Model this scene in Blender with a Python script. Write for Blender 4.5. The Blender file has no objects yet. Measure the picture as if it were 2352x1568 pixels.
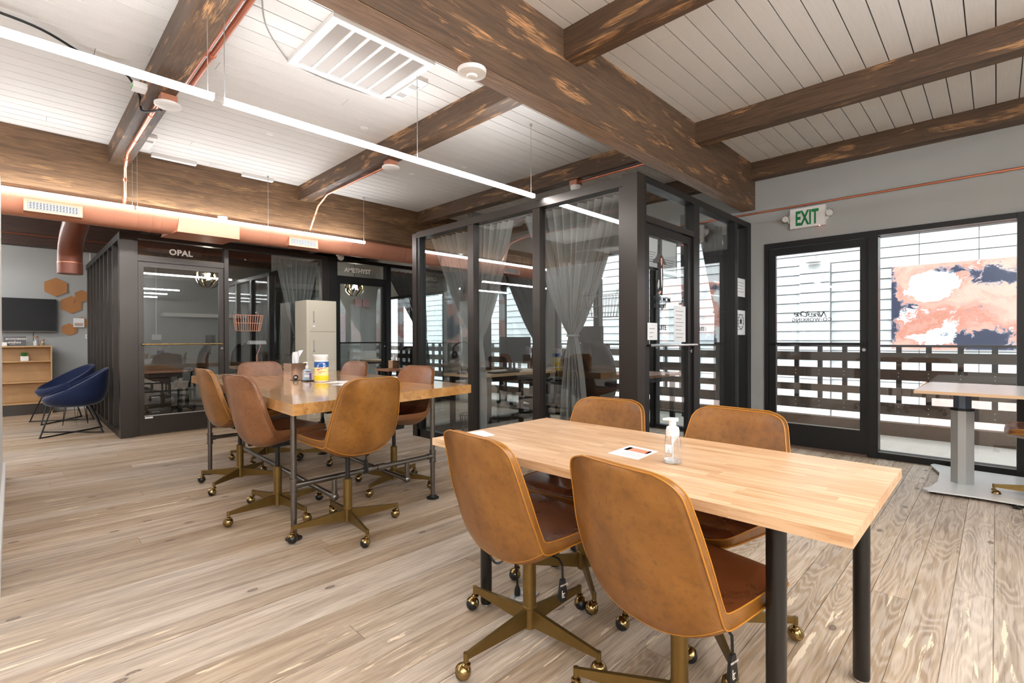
import bpy, bmesh, math, random
from mathutils import Vector, Matrix
random.seed(7)
PI = math.pi
SC = bpy.context.scene
COL = SC.collection
# ------------------------------------------------------------------ camera
cam_d = bpy.data.cameras.new('camera'); cam = bpy.data.objects.new('camera', cam_d); COL.objects.link(cam)
yaw, pit, rol = [math.radians(a) for a in (44.5685, -0.2702, 0.1676)]
fw = Vector((math.cos(yaw)*math.cos(pit), math.sin(yaw)*math.cos(pit), math.sin(pit)))
rt = fw.cross(Vector((0, 0, 1))).normalized(); dn = fw.cross(rt)
c_, s_ = math.cos(rol), math.sin(rol)
r2 = rt*c_ + dn*s_; d2 = dn*c_ - rt*s_
m = Matrix.Identity(4)
for i in range(3):
    m[i][0] = r2[i]; m[i][1] = -d2[i]; m[i][2] = -fw[i]
m.translation = Vector((0, 0, 1.16)); cam.matrix_world = m
cam_d.sensor_width = 36; cam_d.lens = 1130.25/2352*36; cam_d.clip_start = .02; cam_d.clip_end = 200
SC.camera = cam
# ------------------------------------------------------------------ world / exposure
W = bpy.data.worlds.new('world'); SC.world = W; W.use_nodes = True
W.node_tree.nodes['Background'].inputs[0].default_value = (0.93, 0.97, 1.0, 1)
W.node_tree.nodes['Background'].inputs[1].default_value = 3.3
SC.view_settings.view_transform = 'Standard'; SC.view_settings.look = 'None'
SC.view_settings.gamma = 1; SC.view_settings.use_curve_mapping = False
SC.view_settings.exposure = 1.0
LED = 25.0
cy = SC.cycles
cy.max_bounces = 10; cy.diffuse_bounces = 5; cy.glossy_bounces = 4; cy.transmission_bounces = 6; cy.transparent_max_bounces = 24
cy.caustics_reflective = False; cy.caustics_refractive = False; cy.sample_clamp_indirect = 6
cy.use_denoising = True
try: cy.denoiser = 'OPENIMAGEDENOISE'
except Exception: pass

# ------------------------------------------------------------------ helpers
def lab(o, label=None, cat=None, group=None, kind=None):
    if label: o['label'] = label
    if cat: o['category'] = cat
    if group: o['group'] = group
    if kind: o['kind'] = kind
    return o
def thing(name, label, cat, loc=(0, 0, 0), rz=0.0, group=None):
    o = bpy.data.objects.new(name, None); COL.objects.link(o)
    o.location = loc; o.rotation_euler = (0, 0, rz); o.empty_display_size = .1
    return lab(o, label, cat, group)
class B:
    def __init__(s): s.b = bmesh.new()
    def box(s, x0, x1, y0, y1, z0, z1):
        v = [s.b.verts.new(p) for p in ((x0,y0,z0),(x1,y0,z0),(x1,y1,z0),(x0,y1,z0),(x0,y0,z1),(x1,y0,z1),(x1,y1,z1),(x0,y1,z1))]
        for f in ((3,2,1,0),(4,5,6,7),(0,1,5,4),(1,2,6,5),(2,3,7,6),(3,0,4,7)): s.b.faces.new([v[i] for i in f])
        return s
    def hexa(s, bot, top):
        v = [s.b.verts.new(p) for p in list(bot)+list(top)]
        for f in ((3,2,1,0),(4,5,6,7),(0,1,5,4),(1,2,6,5),(2,3,7,6),(3,0,4,7)): s.b.faces.new([v[i] for i in f])
        return s
    def quad(s, *ps):
        s.b.faces.new([s.b.verts.new(p) for p in ps]); return s
    def prism(s, pts, d):
        d = Vector(d); a = [s.b.verts.new(p) for p in pts]; b = [s.b.verts.new(Vector(p)+d) for p in pts]; n = len(pts)
        s.b.faces.new(a[::-1]); s.b.faces.new(b)
        for i in range(n): s.b.faces.new([a[i], a[(i+1) % n], b[(i+1) % n], b[i]])
        return s
    def tube(s, pts, r, n=8, closed=False, caps=True):
        pts = [Vector(p) for p in pts]; k = len(pts); rings = []
        up = None
        for i, p in enumerate(pts):
            if closed: t = pts[(i+1) % k]-pts[i-1]
            else: t = pts[min(i+1, k-1)]-pts[max(i-1, 0)]
            if t.length < 1e-9: t = Vector((0, 0, 1))
            t.normalize()
            if up is None: up = t.cross(Vector((0, 0, 1))) if abs(t.z) < .9 else t.cross(Vector((1, 0, 0)))
            up = (up - t*up.dot(t)).normalized(); w = t.cross(up)
            rr = r[i] if isinstance(r, (list, tuple)) else r
            rings.append([s.b.verts.new(p+(up*math.cos(a)+w*math.sin(a))*rr) for a in [2*PI*j/n for j in range(n)]])
        for i in range(k if closed else k-1):
            A, C = rings[i], rings[(i+1) % k]
            for j in range(n): s.b.faces.new([A[j], A[(j+1) % n], C[(j+1) % n], C[j]])
        if caps and not closed: s.b.faces.new(rings[0][::-1]); s.b.faces.new(rings[-1])
        return s
    def cyl(s, p0, p1, r0, r1=None, n=16):
        return s.tube([p0, p1], [r0, r0 if r1 is None else r1], n)
    def lathe(s, prof, c=(0, 0, 0), n=20, ax='z', caps=True):
        c = Vector(c); rings = []
        for r, z in prof:
            ring = []
            for j in range(n):
                a = 2*PI*j/n; x, y = r*math.cos(a), r*math.sin(a)
                p = (x, y, z) if ax == 'z' else ((z, x, y) if ax == 'x' else (y, z, x))
                ring.append(s.b.verts.new(c+Vector(p)))
            rings.append(ring)
        for A, C in zip(rings, rings[1:]):
            for j in range(n): s.b.faces.new([A[j], A[(j+1) % n], C[(j+1) % n], C[j]])
        if caps:
            s.b.faces.new(rings[0][::-1]); s.b.faces.new(rings[-1])
        return s
    def ball(s, c, r, n=14, sz=1.0, z0=-1, z1=1):
        k = 9; pr = []
        for i in range(k):
            z = z0+(z1-z0)*i/(k-1); a = math.asin(max(-1, min(1, z)))
            a = math.asin(z0)+(math.asin(z1)-math.asin(z0))*i/(k-1)
            pr.append((max(r*math.cos(a), 1e-4), r*math.sin(a)*sz))
        return s.lathe(pr, c, n)
    def grid(s, P, flip=False):
        V = [[s.b.verts.new(p) for p in row] for row in P]
        for i in range(len(V)-1):
            for j in range(len(V[0])-1):
                f = [V[i][j], V[i+1][j], V[i+1][j+1], V[i][j+1]]
                s.b.faces.new(f[::-1] if flip else f)
        return V
    def xf(s, M4):
        bmesh.ops.transform(s.b, matrix=M4, verts=s.b.verts); return s
    def bevel(s, w, seg=2, ang=.5):
        e = [e for e in s.b.edges if len(e.link_faces) == 2 and e.calc_face_angle(0) > ang]
        bmesh.ops.bevel(s.b, geom=e, offset=w, segments=seg, affect='EDGES', profile=.5); return s
    def done(s, name, mat, parent=None, smooth=False, world=False, rn=True):
        if rn: bmesh.ops.recalc_face_normals(s.b, faces=s.b.faces)
        me = bpy.data.meshes.new(name); s.b.to_mesh(me); s.b.free()
        if smooth:
            for p in me.polygons: p.use_smooth = True
            if smooth != 'all': me.set_sharp_from_angle(angle=smooth if isinstance(smooth, float) and smooth > .01 else .7)
        me.materials.append(mat)
        o = bpy.data.objects.new(name, me); COL.objects.link(o)
        if parent is not None:
            o.parent = parent
            if world: o.matrix_parent_inverse = Matrix.Translation(-Vector(parent.location))
        return o
def box(name, mat, x0, x1, y0, y1, z0, z1, parent=None, world=False, bev=0):
    b = B().box(x0, x1, y0, y1, z0, z1)
    if bev: b.bevel(bev)
    return b.done(name, mat, parent, smooth=bool(bev), world=world)
def copy_tree(o, parent=None):
    c = o.copy(); COL.objects.link(c); c.parent = parent
    for ch in list(o.children): copy_tree(ch, c)
    return c
def text(name, s, size, loc, right, up, mat, parent=None, world=False, ext=.0008, shear=0, bold=0, sp=1.0, align='LEFT', sx=1.0):
    cu = bpy.data.curves.new(name, 'FONT'); cu.body = s; cu.size = size; cu.extrude = ext; cu.shear = shear; cu.offset = bold; cu.space_character = sp
    cu.align_x = align; cu.resolution_u = 3
    t = bpy.data.objects.new('t', cu); COL.objects.link(t)
    dg = bpy.context.evaluated_depsgraph_get(); me = bpy.data.meshes.new_from_object(t.evaluated_get(dg))
    bpy.data.objects.remove(t); bpy.data.curves.remove(cu)
    R_ = Vector(right).normalized(); U = Vector(up).normalized(); Nn = R_.cross(U)
    if sx != 1.0: me.transform(Matrix.Diagonal((sx, 1, 1, 1)))
    M4 = Matrix.Identity(4)
    for i in range(3): M4[i][0] = R_[i]; M4[i][1] = U[i]; M4[i][2] = Nn[i]
    M4.translation = Vector(loc); me.transform(M4); me.name = name
    me.materials.clear(); me.materials.append(mat)
    o = bpy.data.objects.new(name, me); COL.objects.link(o)
    if parent is not None:
        o.parent = parent
        if world: o.matrix_parent_inverse = Matrix.Translation(-Vector(parent.location))
    return o
def crv(pts, n=8):
    """catmull-rom through points (tuples of any length)"""
    out = []; k = len(pts)
    for i in range(k-1):
        p0, p1, p2, p3 = pts[max(i-1, 0)], pts[i], pts[i+1], pts[min(i+2, k-1)]
        for j in range(n):
            t = j/n
            out.append(tuple(.5*((2*b)+(-a+c)*t+(2*a-5*b+4*c-d)*t*t+(-a+3*b-3*c+d)*t**3) for a, b, c, d in zip(p0, p1, p2, p3)))
    out.append(tuple(pts[-1])); return out

# ------------------------------------------------------------------ materials
def sr(r, g, b):
    f = lambda c: (c/255/12.92) if c/255 <= .04045 else ((c/255+.055)/1.055)**2.4
    return (f(r), f(g), f(b), 1)
class NT:
    def __init__(s, name):
        s.m = bpy.data.materials.new(name); s.m.use_nodes = True; s.t = s.m.node_tree; s.t.nodes.clear()
        s.out = s.n('ShaderNodeOutputMaterial')
    def n(s, t, **k):
        x = s.t.nodes.new(t)
        for a, v in k.items(): setattr(x, a, v)
        return x
    def l(s, a, b): s.t.links.new(a, b)
    def setv(s, sock, v):
        if hasattr(v, 'is_output') or isinstance(v, bpy.types.NodeSocket): s.l(v, sock)
        else: sock.default_value = v
    def math(s, op, a, b=0.0, c=None, clamp=False):
        x = s.n('ShaderNodeMath', operation=op, use_clamp=clamp); s.setv(x.inputs[0], a); s.setv(x.inputs[1], b)
        if c is not None: s.setv(x.inputs[2], c)
        return x.outputs[0]
    def ramp(s, fac, stops, interp='LINEAR'):
        x = s.n('ShaderNodeValToRGB'); x.color_ramp.interpolation = interp; e = x.color_ramp.elements
        while len(e) < len(stops): e.new(.5)
        for el, (p, c) in zip(e, stops): el.position = p; el.color = c if len(c) == 4 else (*c, 1)
        s.setv(x.inputs[0], fac); return x.outputs[0]
    def mix(s, f, a, b, mode='MIX'):
        x = s.n('ShaderNodeMix', data_type='RGBA', blend_type=mode); s.setv(x.inputs[0], f); s.setv(x.inputs[6], a); s.setv(x.inputs[7], b)
        return x.outputs[2]
    def noise(s, vec, scale, detail=3, rough=.5, dist=0, dim='3D'):
        x = s.n('ShaderNodeTexNoise'); s.l(vec, x.inputs['Vector']); x.inputs['Scale'].default_value = scale
        x.inputs['Detail'].default_value = detail; x.inputs['Roughness'].default_value = rough; x.inputs['Distortion'].default_value = dist
        return x.outputs[0]
    def pos(s, sc=(1, 1, 1), off=None, local=False):
        g = s.n('ShaderNodeTexCoord').outputs['Object'] if local else s.n('ShaderNodeNewGeometry').outputs['Position']
        mp = s.n('ShaderNodeMapping'); mp.inputs['Scale'].default_value = sc; s.l(g, mp.inputs['Vector'])
        v = mp.outputs[0]
        if off is not None:
            a = s.n('ShaderNodeVectorMath', operation='ADD'); s.l(v, a.inputs[0])
            cx = s.n('ShaderNodeCombineXYZ'); s.l(off, cx.inputs[0]); s.l(off, cx.inputs[1]); s.l(off, cx.inputs[2]); s.l(cx.outputs[0], a.inputs[1]); v = a.outputs[0]
        return v
    def rnd(s): return s.n('ShaderNodeObjectInfo').outputs['Random']
    def bump(s, h, strength=.2, dist=.01):
        x = s.n('ShaderNodeBump'); x.inputs['Strength'].default_value = strength; x.inputs['Distance'].default_value = dist
        s.l(h, x.inputs['Height']); return x.outputs[0]
    def pbr(s, color, rough=.5, metal=0., normal=None, **k):
        p = s.n('ShaderNodeBsdfPrincipled'); s.setv(p.inputs['Base Color'], color); s.setv(p.inputs['Roughness'], rough); s.setv(p.inputs['Metallic'], metal)
        for a, v in k.items(): s.setv(p.inputs[a.replace('_', ' ')], v)
        if normal is not None: s.l(normal, p.inputs['Normal'])
        s.l(p.outputs[0], s.out.inputs[0]); return p
def P(name, rgb, rough=.5, metal=0., var=.0, vs=8, bump=0, bs=200, **k):
    t = NT(name); c = sr(*rgb)
    nm = None
    if var:
        f = t.noise(t.pos(), vs, 4)
        c = t.mix(t.math('MULTIPLY', f, var), c, tuple(x*.35 for x in c[:3])+(1,))
    if bump: nm = t.bump(t.noise(t.pos(), bs, 2), bump, .002)
    t.pbr(c, rough, metal, nm, **k); return t.m
def axsc(ax, along, across):
    return tuple(along if i == ax else across for i in range(3))
def beam_mat(name, ax, dark, mid, light, patch=.62, lightamt=.9, seed=0.):
    t = NT(name)
    v = t.pos(axsc(ax, .9, 14), t.math('ADD', t.rnd(), seed)); n1 = t.noise(v, 2.2, 8, .65, 1.2)
    v2 = t.pos(axsc(ax, 1.6, 9), t.math('ADD', t.rnd(), seed+3)); n2 = t.noise(v2, 1.3, 6, .6, .4)
    v3 = t.pos(axsc(ax, 2.5, 60)); n3 = t.noise(v3, 3, 4, .6)
    base = t.ramp(n1, [(.30, sr(*dark)), (.60, sr(*mid))])
    f = t.ramp(n2, [(patch, (0, 0, 0, 1)), (patch+.07, (1, 1, 1, 1))])
    f = t.math('MULTIPLY', t.math('MULTIPLY', f, t.ramp(n3, [(.40, (0, 0, 0, 1)), (.6, (1, 1, 1, 1))])), lightamt)
    c = t.mix(f, base, sr(*light))
    c = t.mix(t.ramp(n3, [(.35, (.35, .35, .35, 1)), (.5, (0, 0, 0, 1))]), c, sr(*[x*.45 for x in dark]))
    t.pbr(c, .55, 0, t.bump(n3, .35, .004)); return t.m

def floor_mat():
    t = NT('floor_wood'); r = t.rnd(); off = t.math('MULTIPLY', r, 37.)
    g1 = t.noise(t.pos((.7, 9, 1), off), 2.0, 7, .62, .9)
    g2 = t.noise(t.pos((2.2, 70, 1), off), 2.4, 4, .6, .3)
    big = t.noise(t.pos((.35, .6, 1)), .9, 3, .5)
    # cathedral rings
    cn = t.noise(t.pos((.8, 5.5, 1), off), 1.15, 2.5, .45, .25)
    ring = t.math('PINGPONG', t.math('MULTIPLY', cn, 40.), 1.0)
    warm = t.ramp(g1, [(.28, sr(140, 112, 86)), (.5, sr(184, 156, 125)), (.72, sr(210, 186, 156))])
    grey = t.ramp(g1, [(.28, sr(144, 128, 113)), (.5, sr(182, 166, 149)), (.72, sr(210, 196, 180))])
    wf = t.math('ADD', t.ramp(big, [(.40, (0, 0, 0, 1)), (.60, (1, 1, 1, 1))]), t.math('MULTIPLY', t.math('SUBTRACT', r, .5), .9), clamp=True)
    c = t.mix(wf, warm, grey)
    sx = t.n('ShaderNodeSeparateXYZ'); t.l(t.pos(), sx.inputs[0])
    near = t.math('MULTIPLY', t.math('SUBTRACT', sx.outputs[0], t.math('MULTIPLY', sx.outputs[1], .9)), .5, clamp=True)
    ringamt = t.math('ADD', t.math('MULTIPLY', near, .38), .12)
    c = t.mix(t.math('MULTIPLY', t.ramp(ring, [(.35, (0, 0, 0, 1)), (.8, (1, 1, 1, 1))]), ringamt), c, sr(216, 200, 184))
    c = t.mix(t.ramp(g2, [(.33, (.5, .5, .5, 1)), (.48, (0, 0, 0, 1))]), c, sr(108, 90, 76))
    # per-plank tone
    tone = t.math('ADD', t.math('MULTIPLY', r, .30), .80)
    cc = t.n('ShaderNodeCombineXYZ'); [t.l(tone, cc.inputs[i]) for i in range(3)]
    c = t.mix(1.0, c, cc.outputs[0], 'MULTIPLY')
    # worn pale scars in the lane beside the tables
    sc = t.noise(t.pos((.9, 11, 1)), 2.6, 5, .6, .5); pa = t.noise(t.pos((.6, .6, 1)), 1.1, 2)
    scar = t.math('MULTIPLY', t.ramp(sc, [(.612, (0, 0, 0, 1)), (.628, (1, 1, 1, 1))]), t.ramp(pa, [(.5, (0, 0, 0, 1)), (.55, (1, 1, 1, 1))]))
    c = t.mix(scar, c, sr(232, 212, 184))
    # knots
    vo = t.n('ShaderNodeTexVoronoi', feature='F1', voronoi_dimensions='2D'); t.l(t.pos((1.0, 1.9, 0), off), vo.inputs['Vector']); vo.inputs['Scale'].default_value = 1.25
    kd = vo.outputs['Distance']
    kn = t.ramp(kd, [(0.0, (.8, .8, .8, 1)), (.014, (.45, .45, .45, 1)), (.022, (.95, .95, .95, 1)), (.034, (.12, .12, .12, 1)), (.07, (0, 0, 0, 1))])
    c = t.mix(kn, c, sr(72, 50, 38))
    t.pbr(c, t.math('ADD', t.math('MULTIPLY', g1, .25), .36), 0, t.bump(g2, .12, .002)); return t.m

def glass_mat(name, tint, f0=.07, gloss=(1, 1, 1)):
    t = NT(name); lw = t.n('ShaderNodeLayerWeight'); lw.inputs[0].default_value = .5
    fz = t.math('POWER', lw.outputs['Facing'], 4.0); fr = t.math('ADD', t.math('MULTIPLY', fz, .9), f0, clamp=True)
    tr = t.n('ShaderNodeBsdfTransparent'); tr.inputs[0].default_value = (*tint, 1)
    gl = t.n('ShaderNodeBsdfGlossy'); gl.inputs['Roughness'].default_value = 0.0; gl.inputs[0].default_value = (*gloss, 1)
    mx = t.n('ShaderNodeMixShader'); t.l(fr, mx.inputs[0]); t.l(tr.outputs[0], mx.inputs[1]); t.l(gl.outputs[0], mx.inputs[2]); t.l(mx.outputs[0], t.out.inputs[0])
    return t.m
def emit(name, rgb, st):
    t = NT(name); e = t.n('ShaderNodeEmission'); e.inputs[0].default_value = (*rgb, 1); e.inputs[1].default_value = st; t.l(e.outputs[0], t.out.inputs[0]); return t.m
def leather(name, cols, rough=.36):
    t = NT(name); v = t.pos(local=True)
    n1 = t.noise(v, 5, 5, .6, .4); n2 = t.noise(v, 45, 4, .6); n3 = t.noise(v, 260, 2)
    c = t.ramp(n1, [(.3, sr(*cols[0])), (.52, sr(*cols[1])), (.75, sr(*cols[2]))])
    k_ = .08 if name.startswith('chestnut') else .35
    c = t.mix(t.ramp(n2, [(.3, (k_, k_, k_, 1)), (.5, (0, 0, 0, 1))]), c, sr(*[x*.75 for x in cols[0]]))
    t.pbr(c, t.math('ADD', t.math('MULTIPLY', n1, .1 if k_ < .1 else .2), rough-.05), 0, (None if name.startswith('chestnut') else t.bump(n3, .12, .001)), Coat_Weight=.18, Coat_Roughness=.25); return t.m
def curtain_mat(name, rgb, tr=.12):
    t = NT(name); d = t.n('ShaderNodeBsdfDiffuse'); d.inputs[0].default_value = sr(*rgb)
    tl = t.n('ShaderNodeBsdfTranslucent'); tl.inputs[0].default_value = sr(*rgb); tp = t.n('ShaderNodeBsdfTransparent')
    a = t.n('ShaderNodeMixShader'); a.inputs[0].default_value = .4; t.l(d.outputs[0], a.inputs[1]); t.l(tl.outputs[0], a.inputs[2])
    b = t.n('ShaderNodeMixShader'); b.inputs[0].default_value = tr; t.l(a.outputs[0], b.inputs[1]); t.l(tp.outputs[0], b.inputs[2]); t.l(b.outputs[0], t.out.inputs[0]); return t.m
def slab_mat():
    t = NT('honey_slab_wood'); g = t.noise(t.pos((9, .8, 9)), 1.8, 7, .6, .8); f = t.noise(t.pos((2, 2, 2)), 2.4, 4, .6)
    c = t.ramp(g, [(.3, sr(164, 112, 58)), (.52, sr(198, 146, 86)), (.75, sr(220, 172, 112))])
    c = t.mix(t.ramp(f, [(.35, (.5, .5, .5, 1)), (.6, (0, 0, 0, 1))]), c, sr(176, 120, 50))
    sp = t.noise(t.pos((14, 14, 30)), 3, 3, .7)
    c = t.mix(t.ramp(sp, [(.30, (.8, .8, .8, 1)), (.36, (0, 0, 0, 1))]), c, sr(70, 40, 15))
    t.pbr(c, .32, 0, None, Coat_Weight=.9, Coat_Roughness=.07); return t.m
def stave_mat():
    t = NT('beech_butcher_block'); r = t.rnd(); off = t.math('MULTIPLY', r, 51.)
    g = t.noise(t.pos((34, 2.2, 34), off), 2, 5, .6, .3)
    c = t.mix(r, sr(224, 188, 150), sr(200, 158, 118))
    c = t.mix(t.ramp(g, [(.36, (.75, .75, .75, 1)), (.55, (0, 0, 0, 1))]), c, sr(184, 134, 90))
    t.pbr(c, .38, 0, None, Coat_Weight=.12, Coat_Roughness=.3); return t.m
def mural_mat():
    t = NT('marbled_paint'); v = t.pos((1, 1.0, 1.4)); w = t.noise(v, 1.6, 5, .6, 1.5)
    cx = t.n('ShaderNodeVectorMath', operation='ADD'); t.l(v, cx.inputs[0])
    cb = t.n('ShaderNodeCombineXYZ'); t.l(t.math('MULTIPLY', w, .9), cb.inputs[1]); t.l(t.math('MULTIPLY', t.noise(v, 2.6, 4, .6, 1.), .8), cb.inputs[2]); t.l(cb.outputs[0], cx.inputs[1])
    n = t.noise(cx.outputs[0], 2.2, 11, .68, .9); n2 = t.noise(cx.outputs[0], 1.2, 6, .6, 1.2)
    sx = t.n('ShaderNodeSeparateXYZ'); t.l(t.pos(), sx.inputs[0]); Y, Z = sx.outputs[1], sx.outputs[2]
    def blob(y, z, ry, rz, amp):
        a = t.math('MULTIPLY', t.math('SUBTRACT', Y, y), 1/ry); b = t.math('MULTIPLY', t.math('SUBTRACT', Z, z), 1/rz)
        d = t.math('ADD', t.math('MULTIPLY', a, a), t.math('MULTIPLY', b, b)); return t.math('MULTIPLY', t.math('SUBTRACT', 1.0, d, clamp=True), amp)
    nav = n
    for b_ in ((.10, 1.10, .38, .24, .26), (1.12, 1.55, .13, .7, .24), (.02, 1.98, .34, .16, .16), (.45, 2.10, .2, .1, .14), (.55, 1.08, .3, .1, .14), (-1.4, 1.5, .7, .4, .2)): nav = t.math('ADD', nav, blob(*b_))
    wh = n2
    for b_ in ((.66, 1.88, .34, .26, .34), (.12, 1.86, .3, .1, .13), (-.9, 1.9, .4, .2, .2)): wh = t.math('ADD', wh, blob(*b_))
    pink = t.mix(t.ramp(n2, [(.4, (0, 0, 0, 1)), (.6, (1, 1, 1, 1))]), sr(228, 176, 160), sr(214, 138, 122))
    c = t.mix(t.ramp(wh, [(.60, (0, 0, 0, 1)), (.62, (1, 1, 1, 1))]), pink, sr(240, 240, 240))
    c = t.mix(t.ramp(wh, [(.565, (0, 0, 0, 1)), (.58, (.6, .6, .6, 1)), (.595, (0, 0, 0, 1))]), c, sr(168, 112, 84))
    c = t.mix(t.ramp(nav, [(.585, (0, 0, 0, 1)), (.60, (1, 1, 1, 1))]), c, sr(120, 132, 150))
    c = t.mix(t.ramp(nav, [(.615, (0, 0, 0, 1)), (.63, (1, 1, 1, 1))]), c, sr(34, 44, 74))
    sk = t.ramp(t.noise(cx.outputs[0], 5, 9, .72, 1.2), [(.32, (.85, .85, .85, 1)), (.345, (0, 0, 0, 1))]); c = t.mix(sk, c, sr(70, 66, 92))
    t.pbr(c, .4); return t.m
def white_boards():
    t = NT('white_painted_boards'); r = t.rnd()
    g = t.noise(t.pos((3, 60, 3)), 2, 5, .7, .3); b2 = t.noise(t.pos((22, 5, 5)), 2, 4, .6); kn = t.noise(t.pos((3, 5, 1)), 2, 2)
    c = t.mix(t.ramp(g, [(.3, (.3, .3, .3, 1)), (.6, (0, 0, 0, 1))]), sr(226, 223, 220), sr(202, 198, 194))
    c = t.mix(t.math('MULTIPLY', r, .35), c, sr(208, 205, 202))
    t.pbr(c, .55, 0, t.bump(t.math('ADD', g, b2), .25, .003)); return t.m

M = {}
M['floor'] = floor_mat(); M['slab'] = slab_mat(); M['stave'] = stave_mat(); M['mural'] = mural_mat(); M['boards'] = white_boards()
M['beam_x'] = beam_mat('stained_beam_wood', 0, (70, 54, 42), (104, 80, 60), (200, 146, 98), .555, .95)
M['beam_lo'] = beam_mat('weathered_beam_wood', 0, (116, 88, 66), (160, 128, 98), (214, 168, 120), .60, .6)
M['beam_xl'] = beam_mat('brown_beam_wood', 0, (72, 50, 32), (118, 88, 60), (168, 128, 86), .56, .6, 5.)
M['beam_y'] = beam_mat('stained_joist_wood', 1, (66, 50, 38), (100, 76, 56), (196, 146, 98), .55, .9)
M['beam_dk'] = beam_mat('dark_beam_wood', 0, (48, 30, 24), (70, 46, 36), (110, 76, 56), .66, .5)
M['grey'] = P('grey_wall_paint', (172, 173, 171), .8, var=.10, vs=2.2, bump=.06, bs=160)
M['white'] = P('white_paint', (238, 237, 235), .6)
M['frame'] = P('dark_bronze_metal', (76, 70, 66), .34, .75, var=.25, vs=3)
M['black'] = P('black_frame_paint', (34, 33, 33), .42, .3)
M['blackmatte'] = P('black_plastic', (24, 24, 25), .5)
M['rubber'] = P('black_rubber', (20, 19, 18), .35)
M['glass'] = glass_mat('clear_glass', (.93, .95, .95), .06)
M['boothglass'] = glass_mat('booth_glass', (.90, .92, .92), .085)
M['bottle'] = glass_mat('clear_plastic', (.93, .94, .95), .12)
M['leather'] = leather('tan_leather', [(104, 63, 18), (132, 84, 29), (152, 101, 42)])
M['leather2'] = leather('brown_leather', [(104, 62, 32), (132, 84, 48), (150, 100, 62)], .33)
M['leatherd'] = leather('chestnut_seat_leather', [(84, 42, 20), (110, 58, 28), (128, 72, 38)], .28)
M['stitch'] = P('amber_leather_piping', (172, 112, 32), .4)
M['brass'] = P('aged_brass', (136, 110, 62), .38, .85, var=.35, vs=30)
M['brasshi'] = P('antique_brass_polished', (164, 138, 92), .2, 1., var=.4, vs=40)
M['steel'] = P('raw_steel_pipe', (126, 120, 114), .3, .95, var=.55, vs=18)
M['chrome'] = P('chrome', (215, 216, 218), .12, 1.)
M['alu'] = P('silver_painted_steel', (176, 176, 174), .4, .45)
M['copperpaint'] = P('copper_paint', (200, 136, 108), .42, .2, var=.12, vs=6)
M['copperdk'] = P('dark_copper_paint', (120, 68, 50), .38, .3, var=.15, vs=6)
M['copper'] = P('copper_pipe', (214, 138, 110), .3, .85)
M['copperlt'] = P('rose_copper_wire', (236, 176, 150), .3, .6)
M['led'] = emit('led_diffuser', (.965, .985, 1.), LED)
M['bulb'] = emit('warm_bulb', (1., .90, .74), 55)
M['ledr'] = emit('led_diffuser_rear', (.965, .985, 1.), 44)  # raised emission for the unseen fill tubes
M['screen'] = P('dark_screen', (14, 14, 15), .38, Specular_IOR_Level=.25)
M['oak'] = P('light_oak', (206, 164, 112), .5, var=.4, vs=9)
M['deskw'] = P('pale_maple_desk', (222, 184, 144), .45, var=.15, vs=12)
M['walnut'] = P('reddish_desk_wood', (176, 122, 88), .45, var=.5, vs=10)
M['cork'] = P('cork', (186, 130, 82), .9, var=.35, vs=120)
M['velvet'] = P('navy_velvet', (11, 32, 74), .85, var=.6, vs=9, Sheen_Weight=.35, Sheen_Roughness=.3)
M['locker'] = P('beige_locker_paint', (214, 205, 186), .45, bump=.04, bs=300)
M['paper'] = P('white_paper', (240, 240, 242), .6)
M['plastic'] = P('white_plastic', (238, 235, 232), .4)
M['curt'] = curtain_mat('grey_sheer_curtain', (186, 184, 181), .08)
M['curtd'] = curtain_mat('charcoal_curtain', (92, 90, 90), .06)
M['red'] = P('red_enamel', (196, 40, 58), .35)
M['pinkp'] = P('dusty_pink_panel', (196, 158, 162), .6)
M['green'] = P('exit_green', (16, 128, 72), .5)
M['leaf'] = P('succulent_green', (58, 128, 52), .5, var=.3, vs=40)
M['siding'] = P('white_siding', (232, 234, 235), .7)
M['deckw'] = P('brown_deck_wood', (112, 90, 76), .75, var=.35, vs=7)
M['conc'] = P('balcony_concrete', (196, 188, 178), .85, var=.3, vs=5)
M['ink'] = P('black_ink', (22, 22, 24), .6)
M['inkw'] = P('white_lettering', (244, 236, 226), .5)
M['pinkw'] = P('rose_lettering', (205, 172, 170), .5)
M['blue'] = P('label_blue', (24, 92, 172), .4)
M['yellow'] = P('label_yellow', (246, 218, 40), .4)
M['cream'] = P('label_cream', (250, 238, 170), .45)
M['rednd'] = P('label_red', (206, 48, 52), .4)
M['gel'] = P('pale_blue_gel', (190, 214, 232), .15, Transmission_Weight=.3)
M['purple'] = P('label_purple', (110, 60, 130), .5)
M['skin'] = P('printed_skin_tone', (214, 168, 146), .6)
M['grille'] = P('grille_shadow_metal', (150, 146, 143), .7)  # even grey for slots, text lines and cable
M['roofm'] = P('roof_board', (90, 88, 86), .8)
M['bush'] = P('hedge_green', (120, 150, 84), .8, var=.6, vs=20)
M['pale'] = P('pale_faded_mural', (226, 196, 188), .7, var=.5, vs=3)  # pink of a reflection put into the colour
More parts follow.
